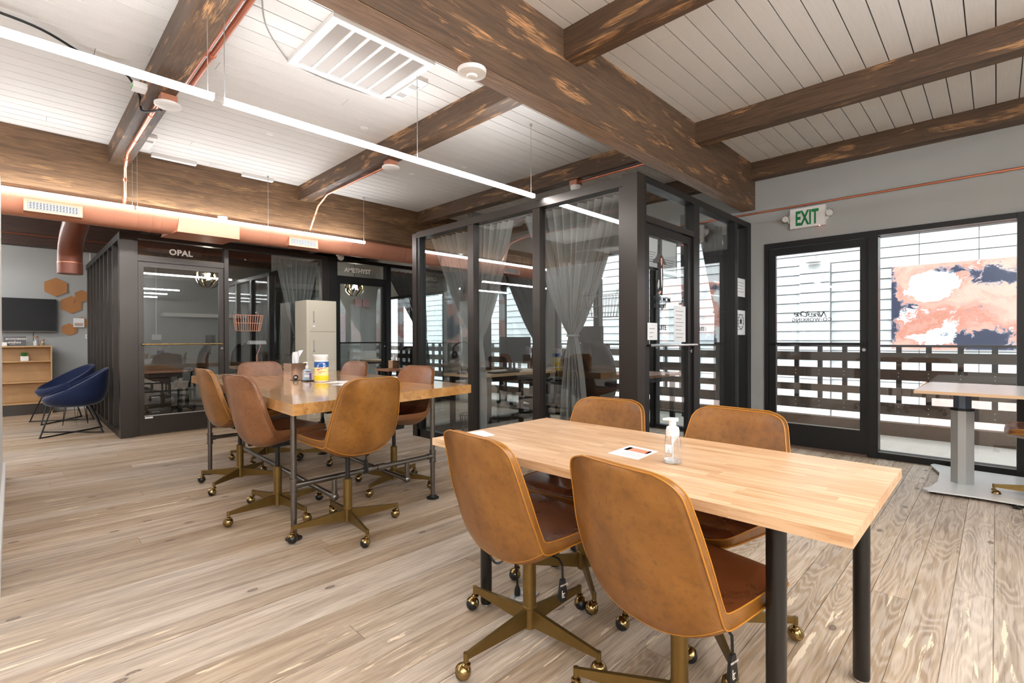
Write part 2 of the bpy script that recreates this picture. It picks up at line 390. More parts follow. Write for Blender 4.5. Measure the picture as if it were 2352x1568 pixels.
# ------------------------------------------------------------------ room shell
CZ = 3.105; XW = 5.88
def struct(o, label=None): return lab(o, label, None, None, 'structure')
floor = struct(box('floor', M['floor'], -4.2, 5.95, -4.2, 11.3, -.12, -.006), 'grey-brown worn wooden plank floor')
def unit_board(mat, name, ch=.0):
    b = B().box(0, 1, 0, 1, 0, 1); me = bpy.data.meshes.new(name); b.b.to_mesh(me); b.b.free(); me.materials.append(mat); return me
def board_obj(name, me, x0, x1, y0, y1, z0, z1, parent):
    o = bpy.data.objects.new(name, me); COL.objects.link(o); o.parent = parent; o.location = (x0, y0, z0); o.scale = (x1-x0, y1-y0, z1-z0); return o
rng = random.Random(3)
def row_cuts(x0, x1, lo, hi):
    xs = [x0]; x = x0+rng.uniform(.3, hi)
    while x < x1-.5: xs.append(x); x += rng.uniform(lo, hi)
    xs.append(x1); return xs
pm = unit_board(M['floor'], 'plank'); PW = .1335
k = 0; y = -1.06
while y < 11.05:
    x0 = -.32 if y < 6.2 else -1.3
    if y > 7.3: x0 = -.4
    cuts = row_cuts(x0, 5.87, 2.0, 4.4)
    for a, c in zip(cuts, cuts[1:]):
        dz = rng.uniform(-.0012, 0)
        board_obj('plank', pm, a+.0012, c-.0012, y+.0014, min(y+PW, 11.1)-.0014, -.0055, dz, floor)
    y += PW
ceiling = struct(box('ceiling', M['roofm'], -4.2, 6.0, -4.2, 11.3, CZ+.012, CZ+.14), 'white-painted board ceiling between dark beams')
cm_ = unit_board(M['boards'], 'board'); y = .941-PW*15
while y < 11.05:
    if not (1.93 < y and y+PW < 2.09):
        cuts = row_cuts(-4.1, 5.87, 3.5, 6.5)
        for a, c in zip(cuts, cuts[1:]):
            board_obj('board', cm_, a+.0015, c-.0015, y+.0035, y+PW-.0035, CZ+rng.uniform(0, .001), CZ+.02, ceiling)
    y += PW
gap = B()
y = -4.1
gap.box(-4.1, 5.87, -4.1, .941-PW*15-.004, CZ, CZ+.011)
lab(gap.done('board_strip', M['boards'], ceiling), None, None, None, 'stuff')

def wall_open(name, axis, pos, th, a0, a1, z1, holes, mat, label=None):
    """wall along 'y' (axis='x' fixed) or along 'x'; holes (a,b,z0,z1)"""
    b = B(); holes = sorted(holes); cur = a0
    def seg(p, q, za, zb):
        if q-p < 1e-4 or zb-za < 1e-4: return
        if axis == 'x': b.box(pos, pos+th, p, q, za, zb)
        else: b.box(p, q, pos, pos+th, za, zb)
    for h in holes:
        seg(cur, h[0], 0, z1); seg(h[0], h[1], 0, h[2]); seg(h[0], h[1], h[3], z1); cur = h[1]
    seg(cur, a1, 0, z1)
    return struct(b.done(name, mat), label)
wall_open('wall_right', 'x', XW, .16, -4.2, 11.3, CZ+.01, [(-3.9, 1.84, 0, 2.205), (2.25, 4.86, .0, 2.38), (5.2, 6.9, .05, 2.1), (7.65, 9.9, .05, 2.1)], M['grey'], 'grey painted wall around the glazed balcony door')
wall_open('wall_back', 'y', 11.1, .15, -4.2, 6.04, CZ+.01, [], M['grey'], 'pale grey wall behind the television')
wall_open('wall_rear', 'y', -4.2, .12, -4.2, 6.04, CZ+.01, [], M['grey'])
wall_open('wall_far', 'x', -4.2, .12, -4.2, 11.3, CZ+.01, [], M['grey'])
wall_open('wall_amethyst', 'y', 10.0, .08, 3.55, XW, 2.9, [], M['grey'])
# partial-height white wall at the left edge
struct(box('wall_left', M['white'], -.24, -.062, 3.2, 5.96, 0, 2.47), 'white partial-height wall at the left edge')
struct(box('baseboard_left', M['white'], -.062, -.045, 3.2, 5.975, 0, .13, bev=.003))
struct(box('baseboard_back', M['white'], .42, .9, 11.08, 11.1, 0, .12, bev=.003))
# ------------------------------------------------------------------ beams
def beam(n, x0, x1, y0, y1, z0, z1, mat, label=None, bev=.006):
    b = B().box(x0, x1, y0, y1, z0, z1).bevel(bev, 1)
    return struct(b.done('trim_%d' % n, mat, smooth=True), label)
tb = beam(1, -4, XW, 1.94, 2.082, 2.607, CZ+.01, M['beam_x'], 'deep dark-stained main ceiling beam running to the balcony wall')
B().box(-4, XW-.01, 1.945, 2.077, 2.604, 2.6075).done('underside', M['beam_lo'], tb)
beam(2, -4, XW, 6.30, 6.46, 2.575, CZ+.01, M['beam_xl'], 'brown laminated ceiling beam above the copper duct')
for i, (x0, x1, y0, y1) in enumerate([(2.44, 2.58, -4, 1.94), (4.33, 4.46, -4, 1.94), (5.75, 5.878, -4, 1.94), (.68, .84, 2.082, 6.30), (2.55, 2.70, 2.082, 6.30), (4.35, 4.49, 2.082, 6.30), (5.75, 5.878, 2.082, 6.30),
                                      (.68, .84, -4, 1.94), (-1.2, -1.06, 2.082, 6.3), (1.6, 1.74, 6.46, 10.9), (4.2, 4.34, 6.46, 10.9)]):
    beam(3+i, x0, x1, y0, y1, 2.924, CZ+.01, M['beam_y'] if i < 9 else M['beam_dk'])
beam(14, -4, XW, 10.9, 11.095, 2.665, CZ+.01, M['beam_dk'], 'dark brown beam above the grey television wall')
# ------------------------------------------------------------------ linear lights
def light_bar(x0, x1, y, z, label, cables, mat='led'):
    t = thing('linear_light', label, 'light', ((x0+x1)/2, y, z), group='suspended linear LED lights')
    box('diffuser', M[mat], x0+.006, x1-.006, y-.014, y+.014, z-.016, z+.016, t, True)
    for e in (x0, x1-.006): box('end_cap', M['plastic'], e, e+.006, y-.016, y+.016, z-.018, z+.018, t, True)
    for cx in cables:
        o = B().cyl((cx, y, z+.016), (cx, y, CZ-.012), .0022, n=6).done('cable', M['alu'], t, world=True)
        B().cyl((cx, y, CZ-.018), (cx, y, CZ), .012, n=10).done('cable_mount', M['alu'], o)
    return t
light_bar(-1.75, .772, 3.006, 2.468, 'bright LED tube nearest the top left corner, left of the cable pair', [-1.7, .74])
light_bar(.808, 3.344, 3.006, 2.462, 'bright LED tube running past the ceiling vent to the glass suite', [.82, 2.076, 3.303])
light_bar(-1.65, .865, 6.17, 2.49, 'LED tube in front of the copper duct, at the white wall', [-1.6, .85])
light_bar(.875, 3.398, 6.17, 2.49, 'LED tube in front of the copper duct, ending before the dark glass suite', [.89, 2.14, 3.38])
for yy, nm in ((-.55, 'nearest'), (-2.0, 'second'), (-3.4, 'farthest')):
    for xa, q in ((-4.0, 'left'), (-1.7, 'middle'), (.85, 'right')): light_bar(xa, xa+2.25, yy, 2.468, 'LED tube behind the viewpoint, %s row, %s one' % (nm, q), [xa+.1, xa+2.2], 'ledr')  # unseen rows read from glass reflections, widened and brightened as fill
for yy, nm in ((3.006, 'window-side'), (6.17, 'duct-side')): light_bar(-4.1, -1.85, yy, 2.468, 'LED tube beyond the left edge, %s row' % nm, [-4, -1.95])  # unseen extra tubes added on the left for fill
for yy, nm in ((8.3, 'front'), (9.9, 'back')): light_bar(-3.0, -.55, yy, 2.468, 'LED tube over the lounge beyond the left edge, %s one' % nm, [-2.9, -.65], 'ledr')  # made-up tubes, hidden by the wall edge, brighten the television wall
# ------------------------------------------------------------------ glazed booths
FR = M['frame']
def rails(root, items, mat, name='rail'):
    for it in items:
        box(name, mat, *it, root, False, .002)
# --- OPAL booth front (y = 7.34)
Y0 = 7.342
op = struct(box('wall_opal', FR, .887, 1.026, Y0, Y0+.12, 0, 2.443, bev=.003), 'bronze metal corner column and frame of the booth lettered OPAL')
for nm, a in (('post', (1.026, 1.064, Y0+.03, Y0+.10, 0, 2.40)), ('post', (1.992, 2.043, Y0+.01, Y0+.11, 0, 2.40)), ('post', (3.33, 3.43, Y0+.01, Y0+.11, 0, 2.40)), ('post', (3.43, 3.57, Y0, Y0+.12, 0, 2.443)),
              ('rail', (1.026, 3.43, Y0+.012, Y0+.115, 2.385, 2.443)), ('rail', (1.064, 1.992, Y0+.02, Y0+.10, 2.118, 2.19)), ('rail', (2.043, 3.33, Y0+.01, Y0+.11, 0, .09)),
              ('rail', (3.57, 5.88, Y0+.012, Y0+.115, 2.39, 2.443)), ('rail', (3.57, 4.44, Y0+.02, Y0+.10, 2.11, 2.17)), ('post', (4.44, 4.53, Y0+.01, Y0+.11, 0, 2.40)), ('rail', (4.53, 5.88, Y0+.01, Y0+.11, 0, .09))):
    box(nm, FR if a[0] < 3.4 else M['black'], *a, op, False, .002)
for a in ((1.06, 1.995, Y0+.06, Y0+.066, 2.185, 2.39), (2.04, 3.335, Y0+.06, Y0+.066, .085, 2.39), (3.57, 4.445, Y0+.06, Y0+.066, 2.165, 2.395), (4.525, 5.88, Y0+.06, Y0+.066, .085, 2.395)):
    box('glass_pane', M['boothglass'], *a, op)
text('lettering', 'OPAL', .098, (1.385, Y0+.056, 2.235), (1, 0, 0), (0, 0, 1), M['inkw'], op, bold=.0035, sp=1.06)
text('lettering', 'AMETHYST', .098, (3.715, Y0+.056, 2.243), (1, 0, 0), (0, 0, 1), M['inkw'], op, bold=.003, sp=.93)
def glass_door(n, axis, p, a0, a1, z1, mat, kick, handle_mat, label, hand=1, side=-1, stile=.055, top=.06, hz=1.11, glass='boothglass', hext=0.03):
    """leaf in plane; axis 'y' => leaf spans x at y=p ; axis 'x' => spans y at x=p ; side = side of the handle"""
    def bx(nm, a, b, q0, q1, z0, z1_, mt, par=None, bev=.002):
        if axis == 'y': return box(nm, mt, a, b, p+q0, p+q1, z0, z1_, par, False, bev)
        return box(nm, mt, p+q0, p+q1, a, b, z0, z1_, par, False, bev)
    d = struct(bx('door_%d' % n, a0, a1, 0, .045, .012, kick, mat), label)
    bx('stile', a0, a0+stile, 0, .045, kick, z1, mat, d); bx('stile', a1-stile, a1, 0, .045, kick, z1, mat, d)
    bx('rail', a0+stile, a1-stile, 0, .045, z1-top, z1, mat, d)
    bx('glass_pane', a0+stile-.004, a1-stile+.004, .02, .026, kick-.004, z1-top+.004, M[glass], d, 0)
    s = side*.05 + (.045 if side > 0 else 0)
    def pt(u, z): return (u, p+s, z) if axis == 'y' else (p+s, u, z)
    def p0(u, z): return (u, p+.02, z) if axis == 'y' else (p+.02, u, z)
    h = B().tube([pt(a0+hext, hz), pt(a1-hext, hz)], .011, 10)
    for u in (a0+hext+.02, a1-hext-.02): h.cyl(p0(u, hz), pt(u, hz), .008, n=8)
    h.done('handle', handle_mat, d, smooth=True)
    u = (a1 if hand > 0 else a0)-hand*stile*.5
    B().cyl(p0(u, hz-.06), tuple((x+y_)/2 for x, y_ in zip(p0(u, hz-.06), pt(u, hz-.06))), .016, n=14).done('lock_cylinder', M['chrome'], d, smooth=True)
    return d
d1 = glass_door(1, 'y', Y0+.035, 1.067, 1.989, 2.112, FR, .235, M['brasshi'], 'bronze-framed glass door under the OPAL lettering', 1)
box('door_tag', M['plastic'], 1.125, 1.205, Y0+.030, Y0+.035, .205, .225, d1)
box('glazing_bead', M['alu'], 1.12, 1.935, Y0+.028, Y0+.036, .232, .243, d1)
d2 = glass_door(2, 'y', Y0+.035, 3.575, 4.437, 2.105, M['black'], .235, M['black'], 'black-framed glass door under the AMETHYST lettering', 1)
# booth side and party walls
sd = struct(B().box(.887, .95, Y0+.12, 11.1, 0, .08).box(.887, .95, Y0+.12, 11.1, 2.36, 2.443).done('wall_booth_side', M['black']), 'dark mullioned side of the OPAL booth')
yy = Y0+.55
while yy < 11: box('post', FR, .885, .955, yy, yy+.07, .08, 2.36, sd); yy += .42
box('glass_pane', M['boothglass'], .915, .921, Y0+.12, 11.1, .08, 2.36, sd)
pw = struct(B().box(3.43, 3.5, Y0+.12, 11.1, 0, .08).box(3.43, 3.5, Y0+.12, 11.1, 2.36, 2.443).done('wall_party', M['black']))
for yy in (8.2, 9.2, 10.2): box('post', M['black'], 3.43, 3.5, yy, yy+.06, .08, 2.36, pw)
box('glass_pane', M['boothglass'], 3.462, 3.468, Y0+.12, 11.1, .08, 2.36, pw)
# --- dark suite: long face x = 3.40, short face y = 1.985, far face y = 5.0
X1, Y1 = 3.40, 1.985
su = struct(box('wall_suite', FR, X1, X1+.115, Y1, 2.118, 0, 2.459, bev=.003), 'black metal corner post and frame of the glass suite beside the tables')
for nm, a, mt in (('post', (X1, X1+.10, 4.955, 5.04, 0, 2.43), FR), ('post', (X1+.01, X1+.10, 4.90, 4.95, 0, 2.40), M['black']), ('post', (X1+.01, X1+.09, 3.928, 4.02, 0, 2.40), FR), ('post', (X1+.01, X1+.09, 2.998, 3.088, 0, 2.40), FR), ('post', (X1+.01, X1+.09, 2.118, 2.156, 0, 2.42), FR),
              ('rail', (X1+.002, X1+.11, 2.118, 4.955, 2.372, 2.443), FR), ('rail', (X1+.01, X1+.09, 2.118, 4.95, 0, .09), M['black']),
              ('rail', (3.515, 5.81, Y1+.002, Y1+.11, 2.40, 2.459), M['black']), ('post', (3.515, 3.56, Y1+.01, Y1+.09, 0, 2.42), M['black']), ('post', (4.425, 4.545, Y1+.01, Y1+.10, 0, 2.42), M['black']),
              ('rail', (3.56, 4.43, Y1+.01, Y1+.10, 2.10, 2.15), FR), ('post', (5.43, 5.50, Y1+.01, Y1+.10, 0, 2.42), M['black']), ('post', (5.77, 5.878, Y1, Y1+.12, 0, 2.459), M['black']), ('rail', (4.545, 5.81, Y1+.01, Y1+.09, 0, .09), M['black']),
              ('rail', (3.5, 5.88, 4.96, 5.04, 2.37, 2.443), M['black']), ('rail', (3.5, 5.88, 4.96, 5.04, 0, .09), M['black']), ('post', (4.55, 4.63, 4.96, 5.04, .09, 2.37), M['black'])):
    box(nm, mt, *a, su, False, .002)
for a in ((X1+.05, X1+.056, 4.015, 4.905, .085, 2.376), (X1+.05, X1+.056, 3.085, 3.93, .085, 2.376), (X1+.05, X1+.056, 2.15, 3.0, .085, 2.376),
          (3.556, 4.43, Y1+.05, Y1+.056, 2.146, 2.404), (4.54, 5.435, Y1+.05, Y1+.056, .085, 2.404), (5.495, 5.775, Y1+.05, Y1+.056, .085, 2.404), (3.5, 4.555, 4.995, 5.001, .085, 2.375), (4.625, 5.88, 4.995, 5.001, .085, 2.375)):
    box('glass_pane', M['boothglass'], *a, su)
d3 = glass_door(3, 'y', Y1+.03, 3.563, 4.422, 2.094, M['black'], .20, M['chrome'], 'black-framed glass suite door with a steel bar handle and decals', 1, stile=.075, top=.07, hz=1.105, hext=.0)
# decals on the suite door: a printed woman in a black jacket against a house shape, with words
dz_ = Y1+.047
def flat(name, pts, mat, par, dy=0.0): return B().prism([(x, dz_+dy, z) for x, z in pts], (0, -.0006, 0)).done(name, mat, par)
flat('decal_roof', [(3.745, 1.80), (3.86, 1.90), (3.965, 1.80)], P('decal_grey', (78, 76, 78), .6), d3, .001)
flat('decal_hair', [(3.855, 1.862), (3.875, 1.868), (3.895, 1.855), (3.902, 1.82), (3.90, 1.77), (3.905, 1.72), (3.885, 1.70), (3.865, 1.73), (3.835, 1.70), (3.815, 1.66), (3.83, 1.74), (3.838, 1.80), (3.842, 1.84)], P('decal_auburn', (70, 26, 24), .6), d3)
flat('decal_face', [(3.862, 1.843), (3.878, 1.848), (3.890, 1.835), (3.889, 1.80), (3.878, 1.778), (3.866, 1.79), (3.861, 1.815)], M['skin'], d3, -.001)
for a in ((3.866, 1.822), (3.880, 1.823)): flat('decal_eye', [(a[0], a[1]), (a[0]+.006, a[1]), (a[0]+.006, a[1]+.003), (a[0], a[1]+.003)], M['ink'], d3, -.002)
flat('decal_lips', [(3.869, 1.796), (3.880, 1.797), (3.878, 1.792), (3.871, 1.791)], M['rednd'], d3, -.002)
flat('decal_jacket', [(3.848, 1.765), (3.862, 1.76), (3.872, 1.70), (3.882, 1.76), (3.898, 1.752), (3.906, 1.69), (3.90, 1.60), (3.893, 1.53), (3.84, 1.53), (3.838, 1.585), (3.81, 1.54), (3.775, 1.60), (3.80, 1.69), (3.825, 1.74)], M['ink'], d3, -.0005)
flat('decal_arm_gap', [(3.82, 1.66), (3.803, 1.605), (3.815, 1.575), (3.836, 1.60), (3.838, 1.65)], P('decal_pale', (196, 192, 190), .6), d3, -.0015)
flat('decal_shirt', [(3.864, 1.76), (3.882, 1.758), (3.888, 1.63), (3.878, 1.59), (3.870, 1.66)], M['paper'], d3, -.0012)
flat('decal_hand', [(3.82, 1.548), (3.845, 1.562), (3.862, 1.57), (3.868, 1.555), (3.85, 1.54), (3.835, 1.535)], M['skin'], d3, -.0015)
text('lettering', 'YOUR MOM', .062, (3.72, dz_-.002, 1.475), (1, 0, 0), (0, 0, 1), M['ink'], d3, bold=.001, sp=.9)
text('lettering', 'homegirl', .07, (3.73, dz_-.002, 1.415), (1, 0, .04), (-.04, 0, 1), M['ink'], d3, shear=.35, bold=.001, sp=.85)
text('lettering', 'SUITE', .062, (3.80, dz_-.002, 1.235), (1, 0, 0), (0, 0, 1), M['ink'], d3, bold=.001)
for i, (x0, x1, z0, z1, lb) in enumerate(((3.625, 3.86, 1.90, 2.02, 'black-framed certificate with a rounded white sheet high on the suite door'), (3.90, 4.20, 1.86, 2.03, 'framed printed licence right of the rounded certificate'))):
    t = thing('framed_certificate', lb, 'certificate', ((x0+x1)/2, Y1+.075, z0-.16))
    box('frame', M['black'], x0, x1, Y1+.066, Y1+.082, z0-.16, z1, t, True); box('sheet', M['paper'], x0+.02, x1-.02, Y1+.063, Y1+.066, z0-.14, z1-.02, t, True)
    for q in range(5): box('text_line', M['grille'], x0+.05, x1-.05-.02*(q % 3), Y1+.0622, Y1+.063, z0-.02-q*.02, z0-.014-q*.02, t, True)
for x0, x1, z0, z1, lb in ((4.06, 4.28, 1.13, 1.45, 'white paper list taped to the suite door above its handle'), (3.60, 3.76, 1.15, 1.29, 'small white notice at the lower left of the suite door glass'),
                           (5.505, 5.76, 1.62, 1.82, 'printed notice high on the narrow suite side pane'), (5.505, 5.76, 1.20, 1.47, 'flyer with a round house seal on the narrow suite side pane')):
    t = thing('taped_notice', lb, 'paper', ((x0+x1)/2, Y1+.03, z0)); box('sheet', M['paper'], x0, x1, Y1+.024, Y1+.0255, z0, z1, t, True)
    for q in range(int((z1-z0)/.035)-1): box('text_line', M['grille'], x0+.03, x1-.04-.02*(q % 3), Y1+.0236, Y1+.024, z1-.05-q*.033, z1-.045-q*.033, t, True)
    if 'seal' in lb:
        B().lathe([(.075, 0), (.083, 0), (.083, .001), (.075, .001)], (5.63, Y1+.022, 1.345), 28, 'y', caps=False).done('seal_ring', M['ink'], t, world=True)
        B().prism([(5.605, Y1+.023, 1.325), (5.655, Y1+.023, 1.325), (5.655, Y1+.023, 1.36), (5.63, Y1+.023, 1.38), (5.605, Y1+.023, 1.36)], (0, -.001, 0)).done('seal_house', M['ink'], t, world=True)
text('lettering', 'SUITE 1', .055, (4.60, Y1+.046, 1.235), (1, 0, 0), (0, 0, 1), M['ink'], su, bold=.0005)
o = B().lathe([(.035, 0), (.042, 0), (.042, .003), (.035, .003)], (4.66, Y1+.04, 2.06), 20, 'y').done('suction_hook', M['bottle'], None); lab(o, 'round clear suction hook on the upper suite side pane', 'hook')
# ------------------------------------------------------------------ balcony door and windows in wall_right
fr = struct(B().box(XW-.02, XW+.10, 1.802, 1.838, 0, 2.20).box(XW-.02, XW+.10, .815, 1.802, 2.142, 2.20).done('window_1', M['black']), 'black frame of the balcony door and tall window')
for nm, a in (('post', (XW-.03, XW+.11, .815, .893, 0, 2.20)), ('sill', (XW-.02, XW+.11, -.12, .815, 0, .062)), ('rail', (XW-.02, XW+.11, -.12, .815, 2.150, 2.20)), ('post', (XW-.03, XW+.11, -.26, -.12, 0, 2.20)),
              ('post', (XW-.03, XW+.11, -1.5, -1.4, 0, 2.2)), ('post', (XW-.03, XW+.11, -2.7, -2.6, 0, 2.2)), ('sill', (XW-.02, XW+.11, -3.9, -.26, 0, .062)), ('rail', (XW-.02, XW+.11, -3.9, -.26, 2.15, 2.2))):
    box(nm, M['black'], *a, fr, False, .002)
box('bead', M['alu'], XW-.025, XW-.02, -.118, .815, .060, .066, fr); box('bead', M['alu'], XW-.025, XW-.02, -.118, .815, 2.148, 2.151, fr)
for a in ((-.122, .817), (-1.402, -.258), (-2.602, -1.498), (-3.9, -2.698)): box('glass_pane', M['glass'], XW+.03, XW+.036, a[0], a[1], .058, 2.154, fr)
struct(box('trim_30', M['deckw'], XW-.05, XW+.12, .90, 1.80, 0, .018, bev=.003), 'worn wooden threshold under the balcony door')
d4 = glass_door(4, 'x', XW+.005, .895, 1.80, 2.138, M['black'], .25, M['black'], 'black-framed glass balcony door with a mirrored shop name', -1, stile=.07, top=.074, hz=1.105, glass='glass', hext=.015)
box('glazing_bead', M['alu'], XW, XW+.006, .965, 1.73, .246, .256, d4)
text('lettering', 'CO-WORKING', .052, (XW+.022, 1.505-.30, 1.338), (0, 1, 0), (0, 0, 1), M['ink'], d4, bold=.0004, sp=1.08)
text('lettering', 'Nine3One', .085, (XW+.022, 1.485-.24, 1.378), (0, 1, .05), (0, -.05, 1), M['ink'], d4, shear=.45, sp=.8)
def ext_window(n, a, b, z0, z1, mulls, lbl):
    w = struct(B().box(XW, XW+.09, a, a+.05, z0, z1).box(XW, XW+.09, b-.05, b, z0, z1).box(XW, XW+.09, a, b, z0, z0+.05).box(XW, XW+.09, a, b, z1-.05, z1).done('window_%d' % n, M['black']), lbl)
    for y in mulls: box('mullion', M['black'], XW-.01, XW+.09, y-.045, y+.045, z0+.05, z1-.05, w)
    ys = [a]+list(mulls)+[b]
    for p, q in zip(ys, ys[1:]): box('glass_pane', M['glass'], XW+.03, XW+.036, p+.03, q-.03, z0+.04, z1-.04, w)
ext_window(2, 2.25, 4.86, .0, 2.38, [3.2, 4.09], 'black-framed balcony window seen through the glass suite')
ext_window(3, 5.2, 6.9, .05, 2.1, [6.05], 'window at the end of the passage between the booths')
ext_window(4, 7.65, 9.9, .05, 2.1, [8.5, 9.22], 'window of the AMETHYST booth')
# ------------------------------------------------------------------ exit sign, pipes
t = thing('exit_sign', 'white sign with green EXIT letters and two round lamps above the balcony door', 'sign', (XW, 1.41, 2.3))
b = B().box(XW-.055, XW-.002, 1.248, 1.572, 2.322, 2.528).bevel(.012, 3); b.done('housing', M['plastic'], t, smooth=True, world=True)
text('lettering', 'EXIT', .208, (XW-.0565, 1.522, 2.352), (0, -1, 0), (0, 0, 1), M['green'], t, True, bold=.006, sp=1.0, sx=.50)
for s in (-1, 1):
    y = 1.41+s*.19
    B().prism([(XW-.04, 1.41+s*.16, 2.37), (XW-.04, 1.41+s*.16, 2.49), (XW-.04, 1.41+s*.188, 2.45), (XW-.04, 1.41+s*.188, 2.40)], (.03, 0, 0)).done('bracket', M['plastic'], t, world=True)
    o = B().lathe([(.012, -.05), (.034, -.062), (.036, -.072), (.032, -.076)], (XW, y+s*.012, 2.432), 18, 'x').done('lamp_head', M['chrome'], t, smooth=True, world=True)
    B().lathe([(.001, -.0775), (.031, -.0765)], (XW, y+s*.012, 2.432), 18, 'x', caps=False).done('lens', M['plastic'], o)
B().ball((XW-.045, 1.30, 2.322), .004, 8).done('indicator_light', emit('red_indicator', (1, .12, .1), 18), t, world=True)
def pipe(name, label, pts, r, mat, cat='pipe', rad_pts=True, clips=0):
    o = B().tube(pts, r, 10).done(name, mat, None, smooth=True); lab(o, label, cat)
    if clips:
        k = 0
        for a, c in zip(pts, pts[1:]):
            L = (Vector(c)-Vector(a)).length
            for j in range(int(L/1.1)+1):
                p = Vector(a).lerp(Vector(c), (j+.4)/(int(L/1.1)+1)); d = (Vector(c)-Vector(a)).normalized()
                B().cyl(p-d*.012, p+d*.012, r*1.25, n=10).done('coupling', mat, o); k += 1
    return o
pipe('copper_pipe', 'thin copper pipe running level along the grey wall above the exit sign', [(XW-.016, 2.6, 2.565), (XW-.016, -4, 2.565)], .011, M['copper'], clips=1)
for dx, dz in ((0, 0), (.045, .0)):
    pipe('copper_pipe', 'copper pipe clipped to the leftmost ceiling joist, %s of the pair' % ('inner' if dx else 'outer'), [(.865+dx, 2.1, 2.985-dz), (.865+dx, 4.22, 2.985-dz)], .017, M['copper'], clips=1)
pipe('copper_pipe', 'copper pipe dropping from the leftmost joist sensor down to the duct', [(.76, 4.4, 2.90), (.76, 5.75, 2.90), (.78, 6.05, 2.84), (.80, 6.22, 2.60), (.80, 6.28, 2.53)], .016, M['copper'], clips=1)
pipe('copper_pipe', 'copper pipe bending down from the middle joist to the duct', [(2.66, 4.35, 2.905), (2.66, 5.72, 2.905), (2.67, 6.0, 2.82), (2.67, 6.24, 2.56)], .012, M['copper'], clips=1)
pipe('copper_pipe', 'copper pipe along the joist above the glass suite', [(4.42, 3.3, 2.90), (4.42, 2.09, 2.90)], .013, M['copper'], clips=1)
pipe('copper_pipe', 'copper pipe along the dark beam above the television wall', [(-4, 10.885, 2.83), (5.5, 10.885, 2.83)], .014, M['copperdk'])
def sensor(label, x, y, boxz, disc_r=.075, disc_h=.022, mat='copperpaint'):
    t = thing('ceiling_sensor', label, 'sensor', (x, y, boxz))
    box('junction_box', M[mat], x-.05, x+.05, y-.05, y+.05, boxz, boxz+.055, t, True, .003)
    B().lathe([(disc_r*.8, -disc_h), (disc_r, -disc_h*.6), (disc_r, 0)], (x, y, boxz), 24).done('disc', M['plastic'], t, smooth=True, world=True)
sensor('white disc device under a copper box on the leftmost joist', .80, 4.28, 2.868, .085)
sensor('white disc sensor under a copper box on the middle joist', 2.64, 4.28, 2.868, .085)
sensor('white round sensor under a copper box on the joist above the suite', 4.42, 3.35, 2.868, .06, .05)
t = thing('smoke_detector', 'white round smoke detector at the main beam beside the ceiling vent', 'detector', (1.85, 2.12, 2.607))
B().lathe([(.05, -.03), (.075, -.022), (.078, -.004), (.078, 0)], (1.74, 2.01, 2.605), 28).done('body', M['plastic'], t, smooth=True, world=True)
B().lathe([(.02, -.045), (.028, -.04), (.03, -.03)], (1.74, 2.01, 2.605), 20).done('sensor_dome', M['plastic'], t, smooth=True, world=True)
t = thing('smoke_detector', 'small white round detector on the copper duct box above OPAL', 'detector', (1.70, 6.26, 2.60))
B().lathe([(.03, -.028), (.048, -.02), (.05, 0)], (1.70, 6.33, 2.572), 24).done('body', M['plastic'], t, smooth=True, world=True)
# ballast boxes on the ceiling
def cbox(name, lb, x0, x1, y0, y1, h=.035, n=2):
    t = thing(name, lb, 'power box', ((x0+x1)/2, (y0+y1)/2, CZ-h)); box('housing', M['plastic'], x0, x1, y0, y1, CZ-h, CZ, t, True, .003)
    for i in range(n):
        y = y0+(y1-y0)*(.25+.45*i)
        for q in range(5): box('slot', M['grille'], x0+.012, x1-.012, y+q*.012, y+q*.012+.006, CZ-h-.001, CZ-h, t, True)
cbox('light_driver', 'white light driver box beside the ceiling vent', 2.10, 2.19, 3.03, 3.40)
cbox('light_driver', 'white light driver box at the top edge by the copper pipes', .84, .95, 2.45, 3.0)
cbox('light_driver', 'white light driver box against the far joist by the brown beam', .86, .98, 5.7, 6.1, .03, 1)
for x0, x1, w_ in ((1.02, 1.42, 'left'), (1.88, 2.22, 'right')):
    lab(box('light_driver', M['plastic'], x0, x1, 6.21, 6.27, CZ-.04, CZ, bev=.003), 'slim white driver strip on the brown beam edge, %s one' % w_, 'power box')
lab(B().tube(crv([(-.3, 4.15, CZ-.02), (.1, 4.2, CZ-.02), (.35, 4.38, CZ-.02), (.55, 4.42, CZ-.03), (.66, 4.5, 2.98), (.70, 4.62, 2.90), (.78, 4.4, 2.86)]), .008, 8).done('flex_conduit', M['blackmatte'], None, smooth=True), 'dark flexible conduit along the ceiling to the leftmost joist', 'conduit')
lab(B().tube(crv([(.93, 2.75, CZ-.008), (1.1, 3.2, CZ-.008), (1.36, 3.52, CZ-.008)], 6)+crv([(1.36, 3.52, CZ-.008), (1.7, 3.56, CZ-.01), (2.1, 3.50, CZ-.008), (2.12, 3.3, CZ-.01)], 6), .004, 6).done('ceiling_cable', M['grille'], None, smooth=True), 'thin cable stapled around the ceiling vent', 'cable')
b = box('green_connector', M['plastic'], .60, .72, 4.28, 4.38, 2.93, 2.97, bev=.003); lab(b, 'small white connector box with a green strip on the leftmost joist', 'connector')
box('strip', P('green_terminal', (90, 190, 70), .5), .598, .60, 4.30, 4.37, 2.935, 2.955, b)
for x, y in ((2.28, 4.15), (1.72, 4.9), (3.6, 4.3), (3.3, 4.9)):
    B().lathe([(.03, -.004), (.035, 0)], (x, y, CZ), 20).done('flush_cap', M['white'], ceiling)
